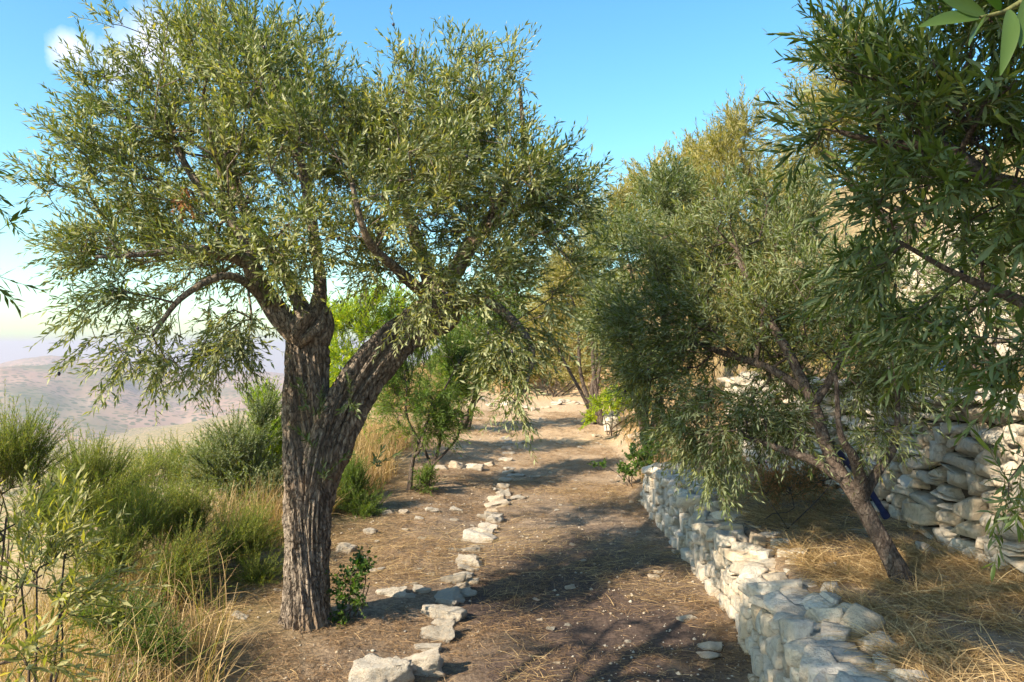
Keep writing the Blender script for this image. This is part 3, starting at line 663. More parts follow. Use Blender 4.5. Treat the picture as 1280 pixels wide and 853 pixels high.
bush_tree('plant', -.92, 4.45, 'leafy green weed growing at the right foot of the big olive trunk', [ell(438,742,4.4,20,26,.1), ell(448,712,4.45,16,12,.1), ell(430,765,4.4,12,10,.08)],
          26, 'ivy_leaf', 74, 5, (.032,.022), (.05,.12), cat='plant', sr=.004, up=.4, spacing=.03)
bush_tree('plant', 1.62, 5.0, 'dry brown brushwood heaped under the young olive', [ell(975,610,5.6,50,24,.25), ell(1010,600,5.8,30,24,.25)],
          230, 'dead_leaf', 75, 3, (.03,.008), (.1,.25), cat='brushwood', sr=.006, up=.3, spacing=.03, twigs=2)

bush_tree('shrub', 3.35, 5.6, 'dark green shrub rooted above the tall wall behind the near olive', [ell(1210,350,5.6,70,60,.4), ell(1270,290,5.6,60,60,.4), ell(1150,400,5.6,50,40,.35), ell(1270,400,5.4,50,40,.3), ell(1120,330,6.2,40,40,.3)],
          260, 'olive_leaf_dark', 76, 6, (.05,.012), (.16,.3), cat='shrub', sr=.02, up=.4)
bush_tree('olive_tree', 1.5, 13.4, 'pale golden olive filling the gap between the big crown and the right bank', [ell(745,300,13.4,34,45,.8), ell(715,345,13.4,40,40,.8), ell(775,270,13.6,25,35,.6), ell(690,390,13.8,30,25,.6), ell(740,400,13.5,35,30,.6)],
          330, 'olive_leaf_gold', 77, 5, (.08,.018), (.25,.5), sr=.05, up=.4)
bush_tree('shrub', .9, 17.6, 'low golden scrub right above the rubble step at the path end', [ell(700,468,17.6,50,20,.8), ell(645,468,17.8,40,18,.8), ell(740,462,17.4,30,22,.6), ell(672,450,18,60,20,.8)],
          260, 'olive_leaf_gold', 78, 7, (.07,.02), (.2,.4), cat='shrub', sr=.02, up=.5, rb=.05)
# feathery broom shrubs on the drop at left
def broom(bx, by, label, E, n, seed, mat='broom_leaf', leaf=(.026,.0042), tl=(.16,.38), group='green broom shrubs on the left slope', rb=0.):
    return bush_tree('shrub', bx, by, label, E, n, mat, seed, 7, leaf, tl, up=1.1, cat='shrub', group=group, sr=.012, bark='twig', twigs=4, spacing=.011, rb=rb)
broom(-2.95, 4.6, 'dark green feathery broom shrub at the left edge under the hills', [ell(20,590,4.6,50,50,.35), ell(-20,610,4.6,40,50,.35), ell(50,650,4.5,40,40,.3)], 260, 81)
broom(-2.8, 5.6, 'rounded feathery broom shrub in front of the pink valley', [ell(115,605,5.6,45,32,.35), ell(90,650,5.4,50,40,.35), ell(135,640,5.5,35,35,.3)], 240, 82)
broom(-2.5, 7.2, 'tall grey-green shrub left of the big trunk with its top against the hills', [ell(300,575,7.2,42,44,.4), ell(315,620,7,45,40,.4), ell(270,600,7,35,40,.35), ell(330,530,7.4,25,30,.3)], 280, 83, 'olive_leaf_blue', (.035,.008))
broom(-2.35, 5.4, 'low green broom shrub among dry grass just left of the trunk', [ell(300,690,5.4,40,36,.3), ell(225,665,5.5,45,34,.35), ell(325,730,5.2,26,26,.2)], 220, 84)
broom(-2.6, 4.9, 'spiky green broom shrub with dry stalks in the middle of the left slope', [ell(170,670,4.9,45,36,.3), ell(215,725,4.7,40,28,.3), ell(140,715,4.6,35,34,.3)], 200, 85, rb=.1)
broom(-2.9, 8.6, 'lime shrub between the grey-green shrub and the trunk', [ell(335,570,8.8,30,50,.4), ell(330,520,8.8,22,24,.3), ell(310,600,8.6,30,30,.3)], 220, 86, 'lime_leaf', (.04,.011))
broom(-3.4, 7.2, 'scrubby green bush further down the drop between the broom and the hills', [ell(195,600,7.2,45,30,.4), ell(235,620,7,40,30,.4), ell(160,630,7,35,30,.4)], 150, 89, rb=.12)
broom(-3.9, 9.5, 'low scrub on the drop edge showing just under the pink hills', [ell(240,575,9.6,35,22,.5), ell(200,590,9.5,40,20,.5), ell(280,590,9.6,35,22,.5)], 120, 92, rb=.1)
broom(-1.8, 3.6, 'small dark bushy clump by the pale stones at bottom left', [ell(168,800,3.6,45,32,.2), ell(200,820,3.55,30,20,.15), ell(130,780,3.6,30,25,.15)], 110, 87, 'fresh_leaf', (.022,.005), (.1,.2))
broom(-1.75, 7.4, 'green grassy broom clump right behind the trunk', [ell(440,620,7.4,22,40,.25), ell(455,650,7.3,20,26,.2)], 90, 88, 'fresh_leaf', (.035,.006), (.14,.3))

# near sapling at lower left with big leaves
bush_tree('olive_sapling', -1.55, 2.35, 'leggy olive sapling with broad yellow-green leaves in the bottom left corner',
          [ell(30,730,2.4,50,50,.22), ell(80,690,2.5,45,30,.2), ell(20,820,2.3,60,45,.22), ell(85,760,2.45,30,35,.18,.8), ell(0,670,2.4,30,35,.2,.9)],
          34, 'sapling_leaf', 91, 6, (.052,.0125), (.14,.28), up=.7, cat='sapling', sr=.009, twigs=2, spacing=.02, zb=-.1, rb=.2)

# ------------------------------------------------------------------ ground sheet
def grid_axis(a, b, fine, far, gfac=1.16):
    xs = list(np.arange(a, b+1e-6, fine)); s = fine; x = b
    while x < far: s *= gfac; x += s; xs.append(x)
    s = fine; x = a; pre = []
    while x > -far: s *= gfac; x -= s; pre.append(x)
    return np.array(pre[::-1]+xs)
xs = grid_axis(-3.2, 5.0, .045, 7000); ys = grid_axis(2.0, 14.0, .05, 7000)
X, Y = np.meshgrid(xs, ys); Z = gz(X, Y)
nx, ny = len(xs), len(ys)
i = (np.arange(ny-1)[:, None]*nx+np.arange(nx-1)[None]).ravel()
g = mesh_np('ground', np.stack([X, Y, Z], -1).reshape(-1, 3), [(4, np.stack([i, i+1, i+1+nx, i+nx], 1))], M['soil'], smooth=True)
tag(g, kind='structure')

# far hills: polar sector over the valley
az = np.radians(np.linspace(-78, 6, 420)); rr = np.geomspace(260, 5200, 260)
AZ, RR = np.meshgrid(az, rr); X = RR*np.sin(AZ); Y = RR*np.cos(AZ)
u_ = 640+F*np.tan(AZ)
def ridge(r0, w, htop): return htop*np.exp(-((RR-r0)/w)**2)
Zb = gz(X, Y)-4*sm(400, 260, RR)
floor_ = -118+0*X
prof = np.interp(u_, [-900,-200,-60,0,30,65,100,135,200,270,340,420,640,900], [-60,-50,-62,-56,-44,-34,-46,-44,-82,-92,-96,-104,-120,-150])
r0 = 2600.
back = -135 + (prof+135)*sm(900, r0, RR)*(1-.95*sm(r0, 4200, RR))-160*sm(r0+100, 4400, RR)
ru = fbm(X, Y, 1/420., 6, 31); rid = -np.abs(fbm(X, Y, 1/520., 5, 57))
mid_r = 1250+200*np.sin(AZ*5)
midh = np.interp(u_, [-400,0,130,230,330,430], [50,62,40,8,24,30])*np.exp(-((RR-1500)/330)**2)
Zh = back + (22*ru + 55*(rid+.25))*sm(450, 1300, RR)*(1-.55*sm(2100, 2600, RR)) + midh + 5*fbm(X, Y, 1/60., 3, 77)
t = sm(380, 800, RR); Zh = np.where(RR < 380, Zb-5, Zb*(1-t)+Zh*t)
n1, n2 = X.shape
i = (np.arange(n1-1)[:, None]*n2+np.arange(n2-1)[None]).ravel()
h = mesh_np('hills', np.stack([X, Y, Zh], -1).reshape(-1, 3), [(4, np.stack([i, i+1, i+1+n2, i+n2], 1))], M['hills'], smooth=True)
tag(h, kind='structure')

# ------------------------------------------------------------------ stones
def cube_template(k):
    bm = bmesh.new(); bmesh.ops.create_cube(bm, size=2); bmesh.ops.subdivide_edges(bm, edges=bm.edges[:], cuts=k, use_grid_fill=True)
    v = np.array([x.co[:] for x in bm.verts]); f = np.array([[x.index for x in fc.verts] for fc in bm.faces]); bm.free(); return v, f
CV, CF = cube_template(6)
CV5, CF5 = cube_template(12)
def stone_shape(rng, dims, rough=.05, cuts=9, tv=None, cutr=(.72, 1.12)):
    v = (CV if tv is None else tv).copy()
    nrm = unit(v)
    v = v*.93+nrm*.08
    for _ in range(cuts):
        n = unit(rng.normal(size=3)); d = rng.uniform(*cutr)
        ex = np.maximum(0, v@n-d); v = v-ex[:, None]*n
    # low frequency wobble
    ph = rng.uniform(0, 6, 6)
    v = v+rough*np.stack([np.sin(v[:, 1]*2.3+ph[0])+np.sin(v[:, 2]*3.1+ph[1]), np.sin(v[:, 0]*2.3+ph[2])+np.sin(v[:, 2]*2.7+ph[3]), np.sin(v[:, 0]*2.9+ph[4])+np.sin(v[:, 1]*2.1+ph[5])], 1)
    v = v+rng.normal(0, rough*.28, v.shape)
    return v*np.asarray(dims)*.5

def rot_basis(t, yaw=0, pitch=0, roll=0):
    cy, sy = math.cos(yaw), math.sin(yaw); cp, sp = math.cos(pitch), math.sin(pitch); cr, sr_ = math.cos(roll), math.sin(roll)
    Rz = np.array([[cy,-sy,0],[sy,cy,0],[0,0,1]]); Rx = np.array([[1,0,0],[0,cp,-sp],[0,sp,cp]]); Ry = np.array([[cr,0,sr_],[0,1,0],[-sr_,0,cr]])
    return Rz@Rx@Ry

def wall(name, label, line, bz, tz_, thick, seed, mat, cell=(.045,.034), wmax=8, hmax=4, caps=True, cap_rows=2, batter=.06, depth=.2, end_faces=False, cap_size=(.14,.32)):
    """dry-stone wall: line = list of (x,y) along its visible face foot; the face looks to the left of travel"""
    rng = np.random.default_rng(seed)
    blocky = cell[0] < .045
    L = np.asarray(line, float); seg = np.linalg.norm(np.diff(L, axis=0), axis=1); S = np.concatenate([[0], np.cumsum(seg)]); tot = S[-1]
    def pt(s): return np.array([np.interp(s, S, L[:, 0]), np.interp(s, S, L[:, 1])])
    def tang(s):
        a, b = pt(max(0, s-.12)), pt(min(tot, s+.12)); return unit(b-a)
    root = empty(name, (L[0][0], L[0][1], bz(0)), label, 'wall'); o3 = np.array(root.location)
    nc = int(tot/cell[0]); Hmax = max(tz_(s)-bz(s) for s in np.linspace(0, tot, 30)); nr = int(Hmax/cell[1])+1
    occ = np.zeros((nc, nr), bool); VS, QS, RN = [], [], []; off = 0
    def put(v, r):
        nonlocal off
        VS.append(v-o3); QS.append(CF+off); RN.append(np.full(len(v), r)); off += len(v)
    for r in range(nr):
        c = 0
        while c < nc:
            if occ[c, r]: c += 1; continue
            s = (c+.5)*cell[0]
            if bz(s)+r*cell[1] > tz_(s)-.03: c += 1; continue
            hh = rng.choice([1, 2, 2, 3, 3, 4, 4, 5][:max(2, hmax*2-1)]); ww = int(np.clip(rng.integers(2, wmax+1)*(1.0 if hh < 3 else .75), 2, wmax))
            w = 1
            while w < ww and c+w < nc and not occ[c+w, r]: w += 1
            if w < 2 and hh > 2: hh = 2
            h = 1
            while h < hh and r+h < nr and not occ[c:c+w, r+h].any(): h += 1
            occ[c:c+w, r:r+h] = True
            sc_ = (c+w/2)*cell[0]; zc = bz(sc_)+(r+h/2)*cell[1]
            sc_w = sc_+.03*float(fbm(sc_*5, zc*9, 1, 2, seed)); zc += .03*float(fbm(sc_*2.2, zc*3, 1, 2, seed+5))
            p = pt(np.clip(sc_w, 0, tot)); t = tang(sc_w); nrm = np.array([-t[1], t[0]])
            d = depth*rng.uniform(.8, 1.2)
            sh = stone_shape(rng, (w*cell[0]*.98, d, h*cell[1]*.98), .018 if blocky else .03, 6 if blocky else 9, None, (.74, 1.2) if blocky else (.68, 1.12))
            sh = sh@rot_basis(0, rng.normal(0, .07), rng.normal(0, .07), rng.normal(0, .05)).T
            bulge = rng.normal(0, .011)+.028*float(fbm(sc_*1.3, zc*2.2, 1, 2, seed+9))
            inn = -d*.5+.02+bulge-batter*(zc-bz(sc_))
            P = np.array([p[0]+nrm[0]*inn, p[1]+nrm[1]*inn, zc])
            v = sh[:, 0:1]*np.array([t[0], t[1], 0])+sh[:, 1:2]*np.array([nrm[0], nrm[1], 0])+sh[:, 2:3]*np.array([0, 0, 1.])+P
            put(v, rng.random()); c += w
    if caps:
        for row in range(cap_rows):
            s = rng.uniform(0, .1)
            while s < tot:
                w = rng.uniform(*cap_size); dd = rng.uniform(.75, 1.15)*thick/cap_rows; hh = rng.uniform(.04, .09)*(1.3 if rng.random() < .2 else 1)
                inn = -(row+.45)*thick/cap_rows*rng.uniform(.85, 1.1)
                sc_ = min(tot, s+w/2); p = pt(sc_); t = tang(sc_); nrm = np.array([-t[1], t[0]])
                sh = stone_shape(rng, (w*.96, dd*1.0, hh), .022, 6, None, (.62, 1.2))
                sh = sh@rot_basis(0, rng.normal(0, .45), rng.normal(0, .20), rng.normal(0, .15)).T
                P = np.array([p[0]+nrm[0]*inn, p[1]+nrm[1]*inn, tz_(sc_)+hh*.3-.01+rng.normal(0, .008)])
                v = sh[:, 0:1]*np.array([t[0], t[1], 0])+sh[:, 1:2]*np.array([nrm[0], nrm[1], 0])+sh[:, 2:3]*np.array([0, 0, 1.])+P
                put(v, rng.random()); s += w*rng.uniform(.92, 1.12)
    o = mesh_np('stones', np.concatenate(VS), [(4, np.concatenate(QS))], mat, root, np.concatenate(RN), smooth=False)
    # dark earth core behind the faces
    ss = np.linspace(.02, tot-.02, 60); cv = []
    for s in ss:
        p = pt(s); t = tang(s); nrm = np.array([-t[1], t[0]]); b = bz(s)-.1; tp = tz_(s)-.01
        for inn, z in ((-.07, b), (-.075-batter*(tp-b), tp), (-thick*.95, tp), (-thick*.95, b)):
            cv.append(np.array([p[0]+nrm[0]*inn, p[1]+nrm[1]*inn, z])-o3)
    cf = [(k*4+a, k*4+(a+1) % 4, k*4+4+(a+1) % 4, k*4+4+a) for k in range(59) for a in range(4)]+[(0, 1, 2, 3), (59*4, 59*4+3, 59*4+2, 59*4+1)]
    mesh_np('earth_core', np.array(cv), [(4, np.array(cf))], M['core'], root)
    return root

ly = np.linspace(2.0, 7.95, 24)
LW = [(float(low_wall_x(y)), float(y)) for y in ly]+[(1.40, 8.08), (1.62, 8.12)]
def arc(line):
    L = np.asarray(line); return np.concatenate([[0], np.cumsum(np.linalg.norm(np.diff(L, axis=0), axis=1))]), L
sl, Ll = arc(LW)
wall('drystone_wall', 'low dry-stone wall of white blocks edging the right side of the path', LW,
     lambda s: float(gz(np.interp(s, sl, Ll[:, 0])-.12, np.interp(s, sl, Ll[:, 1])))-.05,
     lambda s: .38+.03*math.sin(s*1.7)+.02*math.sin(s*5.1), .40, 5, M['stone'], cap_rows=3, cell=(.040,.034), wmax=6, batter=.10, cap_size=(.09,.25))
ty = np.concatenate([np.linspace(2.2, 7.2, 20), [7.8, 8.6]])
TW = [(float(tall_wall_x(y)), float(y)) for y in ty]
st, Lt = arc(TW)
wall('drystone_wall', 'tall dry-stone terrace wall behind the leaning young olive at right', TW,
     lambda s: float(gz(np.interp(s, st, Lt[:, 0])-.1, np.interp(s, st, Lt[:, 1])))-.05,
     lambda s: 1.36-.03*s+.035*math.sin(s*2.1)+.02*math.sin(s*6), .3, 6, M['stone'], cap_rows=1, cell=(.050,.033), wmax=9, hmax=4, batter=.08, depth=.24)
UW = [(4.2, 3.5), (4.15, 5), (4.2, 7), (4.3, 9)]
wall('drystone_wall', 'upper dry-stone wall with sunlit warm stones high on the right slope', UW,
     lambda s: float(gz(4.05, 3.5+s))-.1, lambda s: 2.75+.05*math.sin(s*2)-.03*s, .3, 8, M['stone'], cap_rows=1, cell=(.06,.045), wmax=7, hmax=4, depth=.24)

# loose stones: shared shapes, every stone an object
rng = np.random.default_rng(99)
SH = []
for k in range(14):
    r_ = np.random.default_rng(400+k)
    v = stone_shape(r_, (1, r_.uniform(.55, .85), r_.uniform(.4, .62)), .05, 8, CV5, (.55, 1.1))
    nr_ = unit(v)
    for jj in range(len(v)):
        q_ = Vector(v[jj]); a_ = mnoise.noise(q_*3.1+Vector((k*7.,0,0)))*.09+mnoise.noise(q_*8.+Vector((k*3.,0,5)))*.035+mnoise.noise(q_*19.)*.014
        v[jj] += nr_[jj]*a_
    me_o = mesh_np('stone', v, [(4, CF5)], M['stone_white'], None, np.full(len(v), r_.random()), smooth=True)
    SH.append(me_o.data); bpy.data.objects.remove(me_o)
NST = 0
def stone(u, v, wpx, label, k=None, hs=1.0, group=None, rz=None, sink=.25, name='stone', zoff=0., Yd=None):
    """a loose stone whose middle the photo shows at (u, v), wpx wide"""
    global NST; NST += 1
    if Yd is None:      # find where the sight line meets the ground
        Yd = 3.
        for Yt_ in np.arange(2.6, 30, .03):
            p = at(u, v, Yt_)
            if p[2] <= float(gz(p[0], Yt_))+wpx/F*Yt_*.12: Yd = Yt_; break
    p = at(u, v, Yd); w = wpx/F*Yd
    k = NST % len(SH) if k is None else k
    o = bpy.data.objects.new(name, SH[k]); col.objects.link(o)
    o.scale = (w*1.05, w*1.05, w*hs*1.05); o.rotation_euler = (rng.normal(0, .12), rng.normal(0, .12), rng.uniform(-.5, .5) if rz is None else rz)
    o.location = (p[0], Yd, float(gz(p[0], Yd))+w*hs*(.26-sink*.5)+zoff)
    tag(o, label, 'stone', group); return o
BG = 'white stones edging the left side of the path'
border = [
 (478,843,66,'big white block at the near end of the stone edging',1.0), (520,826,62,'broad pale boulder next to the nearest block of the edging',.8),
 (545,792,46,'squarish white stone third from the near end of the edging',.9), (556,764,48,'wedge-shaped white stone fourth from the near end of the edging',.8),
 (562,743,46,'flat white slab where the cross row meets the edging',.6), (528,738,22,'small white stone in the cross row next to the flat slab',.9),
 (492,738,40,'low white stone at the left end of the near cross row',.5), (512,744,16,'little pale stone inside the near cross row',.7),
 (588,728,20,'greyish squat stone just right of the edging line',.8), (578,718,26,'thin pale slab leaning in the edging',.5),
 (589,702,36,'white stone mid edging with a sharp right corner',.9), (600,672,40,'long pale slab in the middle of the edging',.6),
 (570,687,20,'small flat stone left of the middle of the edging',.5), (612,657,26,'grey-shadowed slab behind the long pale slab',.6),
 (616,645,22,'square block in the far part of the edging',.9), (620,630,28,'wide flat stone in the far part of the edging',.6),
 (628,618,18,'small block stacked in the far part of the edging',1.0), (629,608,14,'pointed stone near the far bend of the edging',1.1),
 (648,620,22,'dark-edged flat stone lying just right of the edging',.5), (633,574,17,'bright block at the corner of the far cross row',1.0),
 (633,560,13,'small bright block beyond the corner of the far cross row',.9), (632,548,12,'farthest small bright block of the edging',.9),
 (591,583,24,'rounded white stone in the far cross row',.8), (570,583,22,'grey-white stone left in the far cross row',.9),
 (552,584,20,'leftmost low stone of the far cross row',.7), (611,581,12,'little round stone near the right end of the far cross row',1.0),
 (645,593,22,'thin flat pale slab on the path by the far cross row',.35), (637,585,14,'small pale slab at the edge of the path by the far cross row',.5)]
for j, (u, v, w, lb, hs) in enumerate(border): stone(u, v, w, lb, hs=hs, group=BG, sink=.38)
fill_line = [(500,834),(535,808),(552,778),(560,753),(572,732),(583,710),(593,688),(602,682),(606,664),(612,650),(617,637),(624,624),(626,612),(630,600),(633,590),(634,566),(633,554),(570,724),(586,697),(598,663),(608,645),(580,740)]
for u, v in fill_line:
    stone(u+float(rng.normal(0, 3)), v, float(rng.uniform(.5, .85))*(21+(v-550)*.10), 'small filler stone wedged into the line of white edging stones', hs=float(rng.uniform(.5, .9)), group='filler stones wedged in the edging', sink=.35)
scat = [(432,688,26,'grey-white upright stone by the grass right of the trunk',1.2), (462,666,18,'pale stone under the grass clump behind the trunk',.8), (485,641,14,'white stone at the edge of the bench behind the trunk',.9),
 (504,642,12,'smaller white stone beside the bench edge',.8), (524,649,11,'small round white stone on the bench',.9), (541,637,17,'flat white stone on the bench below the shrub',.6),
 (570,637,14,'low pale stone cluster piece near the far edging',.6), (568,650,10,'tiny white chip cluster on the bench',.6), (527,673,12,'half-buried white stone on the bench',.5), (507,662,9,'tiny pale stone on the bench',.6),
 (455,700,16,'half-hidden stone behind the green weed',.6), (465,712,30,'broad flat stone behind the green weed',.4),
 (713,734,13,'lone white stone in the middle of the near path',.9), (716,681,8,'small white pebble stone in the middle of the path',.7), (887,806,28,'pale wedge stone at the foot of the low wall',.6), (884,817,30,'flat slab under the pale wedge stone by the low wall',.3),
 (860,772,24,'flat pale stone at the right side of the path',.5), (818,722,14,'white stone right of the middle of the path',.6), (822,716,10,'small chip beside the white stone right of mid path',.5), (766,680,8,'tiny white stone further up the path',.6),
 (847,690,16,'white chip near the foot of the low wall',.5), (697,829,9,'small white chip low in the middle of the path',.5), (674,776,8,'tiny pale chip left of mid path',.5), (668,596,12,'pale stone where the path brightens',.5),
 (1190,728,44,'pale rock lying on the straw near the tall wall',.5), (1166,690,34,'rounded boulder at the foot of the tall wall',.9), (1075,662,26,'grey stone behind the young olive trunk',.4),
 (1128,706,14,'small pale stone right of the young olive foot',.6), (1030,706,26,'flat warm stone between low wall and young olive',.4), (985,655,22,'flat stone on the soil behind the low wall',.35),
 (222,810,36,'mossy grey-white stone among the grass at bottom left',.7), (162,843,40,'long white stone at the bottom left edge of the soil',.6), (205,836,18,'small stone between the two at bottom left',.7), (303,768,24,'dusty flat stone left of the trunk foot',.3),
 (770,532,34,'big pale tilted boulder on the right bank',1.0), (795,545,20,'grey boulder next to the tilted one on the bank',.9), (745,545,12,'small stone at the foot of the bank',.7), (815,556,14,'stone at the top of the bank by the low wall end',.9),
 (700,553,10,'small stone on the bright far path',.6), (728,560,10,'pale chip at the far right of the path',.5), (655,552,16,'flat slab glowing on the bright far path',.4), (690,602,10,'low pale stone in the path beyond the cross row',.4)]
for j, (u, v, w, lb, hs) in enumerate(scat): stone(u, v, w, lb, hs=hs, sink=.25)
# far rubble line at the end of the path: a small ruined stone step
k = 0
for u in range(596, 770, 12):
    k += 1
    stone(u+float(rng.normal(0, 3)), 506+4*math.sin(u*.05)+float(rng.normal(0, 2)), float(rng.uniform(9, 17)), 'sun-bleached stone in the rubble step crossing the far end of the path', hs=float(rng.uniform(.5, .9)), group='stones of the rubble step at the far end of the path')
for j in range(150):
    a = rng.random()
    if a < .55: x = rng.uniform(-1.7, -.3); y = rng.uniform(4.5, 14)
    elif a < .85: x = rng.uniform(0, 1.3)+.3*(rng.random() < .3); y = rng.uniform(4, 14)
    else: x = rng.uniform(1.5, 2.4); y = rng.uniform(3.2, 6.5)
    u = 640+x/y*F; z = float(gz(x, y)); v = HOR+(EYE-z)/y*F; w = rng.uniform(.02, .055)/y*F
    lab = ('small white chip scattered on the bench left of the edging stones', 'small white chip scattered on the bare path', 'small white chip scattered in the terrace straw')[0 if x < -.25 else (1 if x < 1.35 else 2)]
    stone(u, v, w, lab, hs=rng.uniform(.5, .9), group=lab.replace('small white chip', 'small white chips'), Yd=y, sink=.3)

# pebbles: uncountable
n = 9000; r2 = np.random.default_rng(12)
oc = np.array([[1,0,0],[-1,0,0],[0,1,0],[0,-1,0],[0,0,1],[0,0,-1.]]); of = np.array([[0,2,4],[2,1,4],[1,3,4],[3,0,4],[2,0,5],[1,2,5],[3,1,5],[0,3,5]])
px_ = r2.uniform(-2.0, 2.4, n); py_ = 2.6+14*r2.random(n)**1.5
sz = .0035+.011*r2.random(n)**4
keep = r2.random(n) < np.clip(.25+1.3*(vnoise(px_*1.3, py_*1.3, 8)+.3), .06, 1); px_, py_, sz = px_[keep], py_[keep], sz[keep]; n = len(sz)
v = oc[None]*sz[:, None, None]*r2.uniform(.6, 1.3, (n, 6, 1))*np.array([1.2, 1, .7])
an = r2.uniform(0, 6.3, n); c, s = np.cos(an)[:, None], np.sin(an)[:, None]
v = np.stack([v[..., 0]*c-v[..., 1]*s, v[..., 0]*s+v[..., 1]*c, v[..., 2]], -1)
v = v+np.stack([px_, py_, gz(px_, py_)+sz*.3], -1)[:, None]
o = mesh_np('pebbles', v.reshape(-1, 3), [(3, (of[None]+np.arange(n)[:, None, None]*6).reshape(-1, 3))], M['stone'], None, np.repeat(r2.random(n), 6))
tag(o, 'fine white gravel and chips sprinkled over the soil', 'gravel', kind='stuff')

# ------------------------------------------------------------------ grass, straw, litter
def strands(name, x, y, length, width, lift, heading, mat, label, cat, seed, z0=None, bendf=.25, segs=3, upv=None, curl=.5, rnd=None):
    """thin ribbons: lift = elevation angle of each strand at its foot"""
    r = np.random.default_rng(seed); n = len(x)
    z = gz(x, y) if z0 is None else z0
    P = np.stack([x, y, z], 1); pts = [P]; el = lift.copy(); hd = heading.copy()
    dhd = r.normal(0, curl, n)/segs; del_ = -np.abs(r.normal(bendf, bendf*.6, n))/segs
    for k in range(segs):
        d = np.stack([np.cos(el)*np.cos(hd), np.cos(el)*np.sin(hd), np.sin(el)], 1)
        P = P+d*(length/segs)[:, None]; pts.append(P); el = el+del_; hd = hd+dhd
    pts = np.stack(pts, 1)
    side = np.stack([-np.sin(heading), np.cos(heading), r.normal(0, .5, n)], 1); side = unit(side)*(width*.5)[:, None]
    ws = np.linspace(1, .3, segs+1)
    v = np.concatenate([pts-side[:, None]*ws[None, :, None], pts+side[:, None]*ws[None, :, None]], 1)
    i = np.arange(n)[:, None]*2*(segs+1); q = [i+[k, k+1, segs+1+k+1, segs+1+k] for k in range(segs)]
    rn = r.beta(2, 2, n) if rnd is None else rnd
    o = mesh_np(name, v.reshape(-1, 3), [(4, np.concatenate(q))], mat, None, np.repeat(rn, 2*(segs+1)))
    return tag(o, label, cat, kind='stuff')
r3 = np.random.default_rng(77)
def scatter(n, x0, x1, y0, y1, fs=1.2, th=-.1, seed=1, yp=1.4):
    x = r3.uniform(x0, x1, n); y = y0+(y1-y0)*r3.random(n)**yp
    k = (fbm(x, y, fs, 3, seed)+r3.normal(0, .12, n)) > th
    return x[k], y[k]
# needle litter on path and bench
x, y = scatter(170000, -2.1, 1.4, 2.7, 15, 2.3, -.06, 5)
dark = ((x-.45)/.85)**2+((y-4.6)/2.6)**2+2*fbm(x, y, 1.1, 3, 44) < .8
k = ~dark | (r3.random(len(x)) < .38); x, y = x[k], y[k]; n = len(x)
strands('leaf_litter', x, y, r3.uniform(.03, .10, n), r3.uniform(.0016, .0032, n), r3.normal(.06, .10, n), r3.uniform(0, 6.3, n), M['litter'],
        'brown needle litter and dry bits covering path and bench', 'litter', 3, z0=gz(x, y)+.004+r3.random(n)*.008, segs=2, bendf=.1)
# golden straw on terrace
x, y = scatter(60000, 1.35, 2.65, 2.2, 8.5, 2.6, -.12, 15, 1.3)
k = (x > low_wall_x(y)+.30) & (x < tall_wall_x(y)+.1); x, y = x[k], y[k]; n = len(x)
strands('straw', x, y, r3.uniform(.06, .24, n), r3.uniform(.0022, .0042, n), np.abs(r3.normal(.12, .22, n)), r3.normal(2.6, 1.7, n), M['straw'],
        'golden straw strewn over the terrace between the two walls', 'straw', 4, z0=gz(x, y)+r3.random(n)*.03, bendf=.3)
x, y = scatter(22000, -2.0, 1.3, 2.7, 9, 1.1, .1, 25, 1.2); n = len(x)
strands('straw', x, y, r3.uniform(.05, .2, n), r3.uniform(.0016, .003, n), np.abs(r3.normal(.05, .15, n)), r3.normal(.2, 1.2, n), M['straw'],
        'thin pale straw strands lying along the path', 'straw', 5, z0=gz(x, y)+.008+r3.random(n)*.015, bendf=.2)
# tall dry grass on the left drop and around the trunk
n0 = 30000
x = r3.uniform(-4.2, -1.2, n0); y = 2.4+r3.random(n0)*8.5; ex = edge_x(y)
k = (x < ex+.30*sm(5.2, 4.4, y)+.12+.3*fbm(x, y, 1.5, 2, 6)) & (fbm(x, y, 1.3, 3, 61)+r3.normal(0, .1, n0) > -.22); x, y = x[k], y[k]; n = len(x)
strands('dry_grass', x, y, r3.uniform(.18, .55, n), r3.uniform(.003, .006, n), r3.normal(1.15, .4, n), r3.uniform(0, 6.3, n), M['straw'],
        'tall tangled golden dry grass on the drop left of the trunk', 'grass', 6, bendf=1.1, segs=5)
x, y = x[::6]+.03, y[::6]; n = len(x)
strands('green_grass', x, y, r3.uniform(.2, .55, n), r3.uniform(.003, .006, n), r3.normal(1.3, .22, n), r3.uniform(0, 6.3, n), M['green_grass'],
        'green and yellowing grass mixed into the left slope', 'grass', 7, bendf=.8, segs=5)
n0 = 12000; x = r3.uniform(-2.6, -1.15, n0); y = 6.0+r3.random(n0)*6
k = (x < -1.45-.18*np.maximum(0, 8-y)+.35*fbm(x, y, 1.2, 2, 16)); x, y = x[k], y[k]; n = len(x)
strands('dry_grass', x, y, r3.uniform(.2, .5, n), r3.uniform(.004, .007, n), r3.normal(1.25, .25, n), r3.uniform(0, 6.3, n), M['straw'],
        'straw-coloured grass standing behind the big trunk', 'grass', 8, bendf=.7, segs=5)
n0 = 34000; x = r3.uniform(-3, 6, n0); y = 14+r3.random(n0)*12
k = (fbm(x, y, .9, 3, 66) > -.08) & ((x > 1.9+.0*y) | (y > 18.0) | (x < -1.0)); x, y = x[k], y[k]; n = len(x)
strands('dry_grass', x, y, r3.uniform(.2, .5, n), r3.uniform(.008, .014, n), r3.normal(1.2, .3, n), r3.uniform(0, 6.3, n), M['straw'],
        'golden grass on the far slope at the end of the path', 'grass', 9, bendf=.8, segs=4)
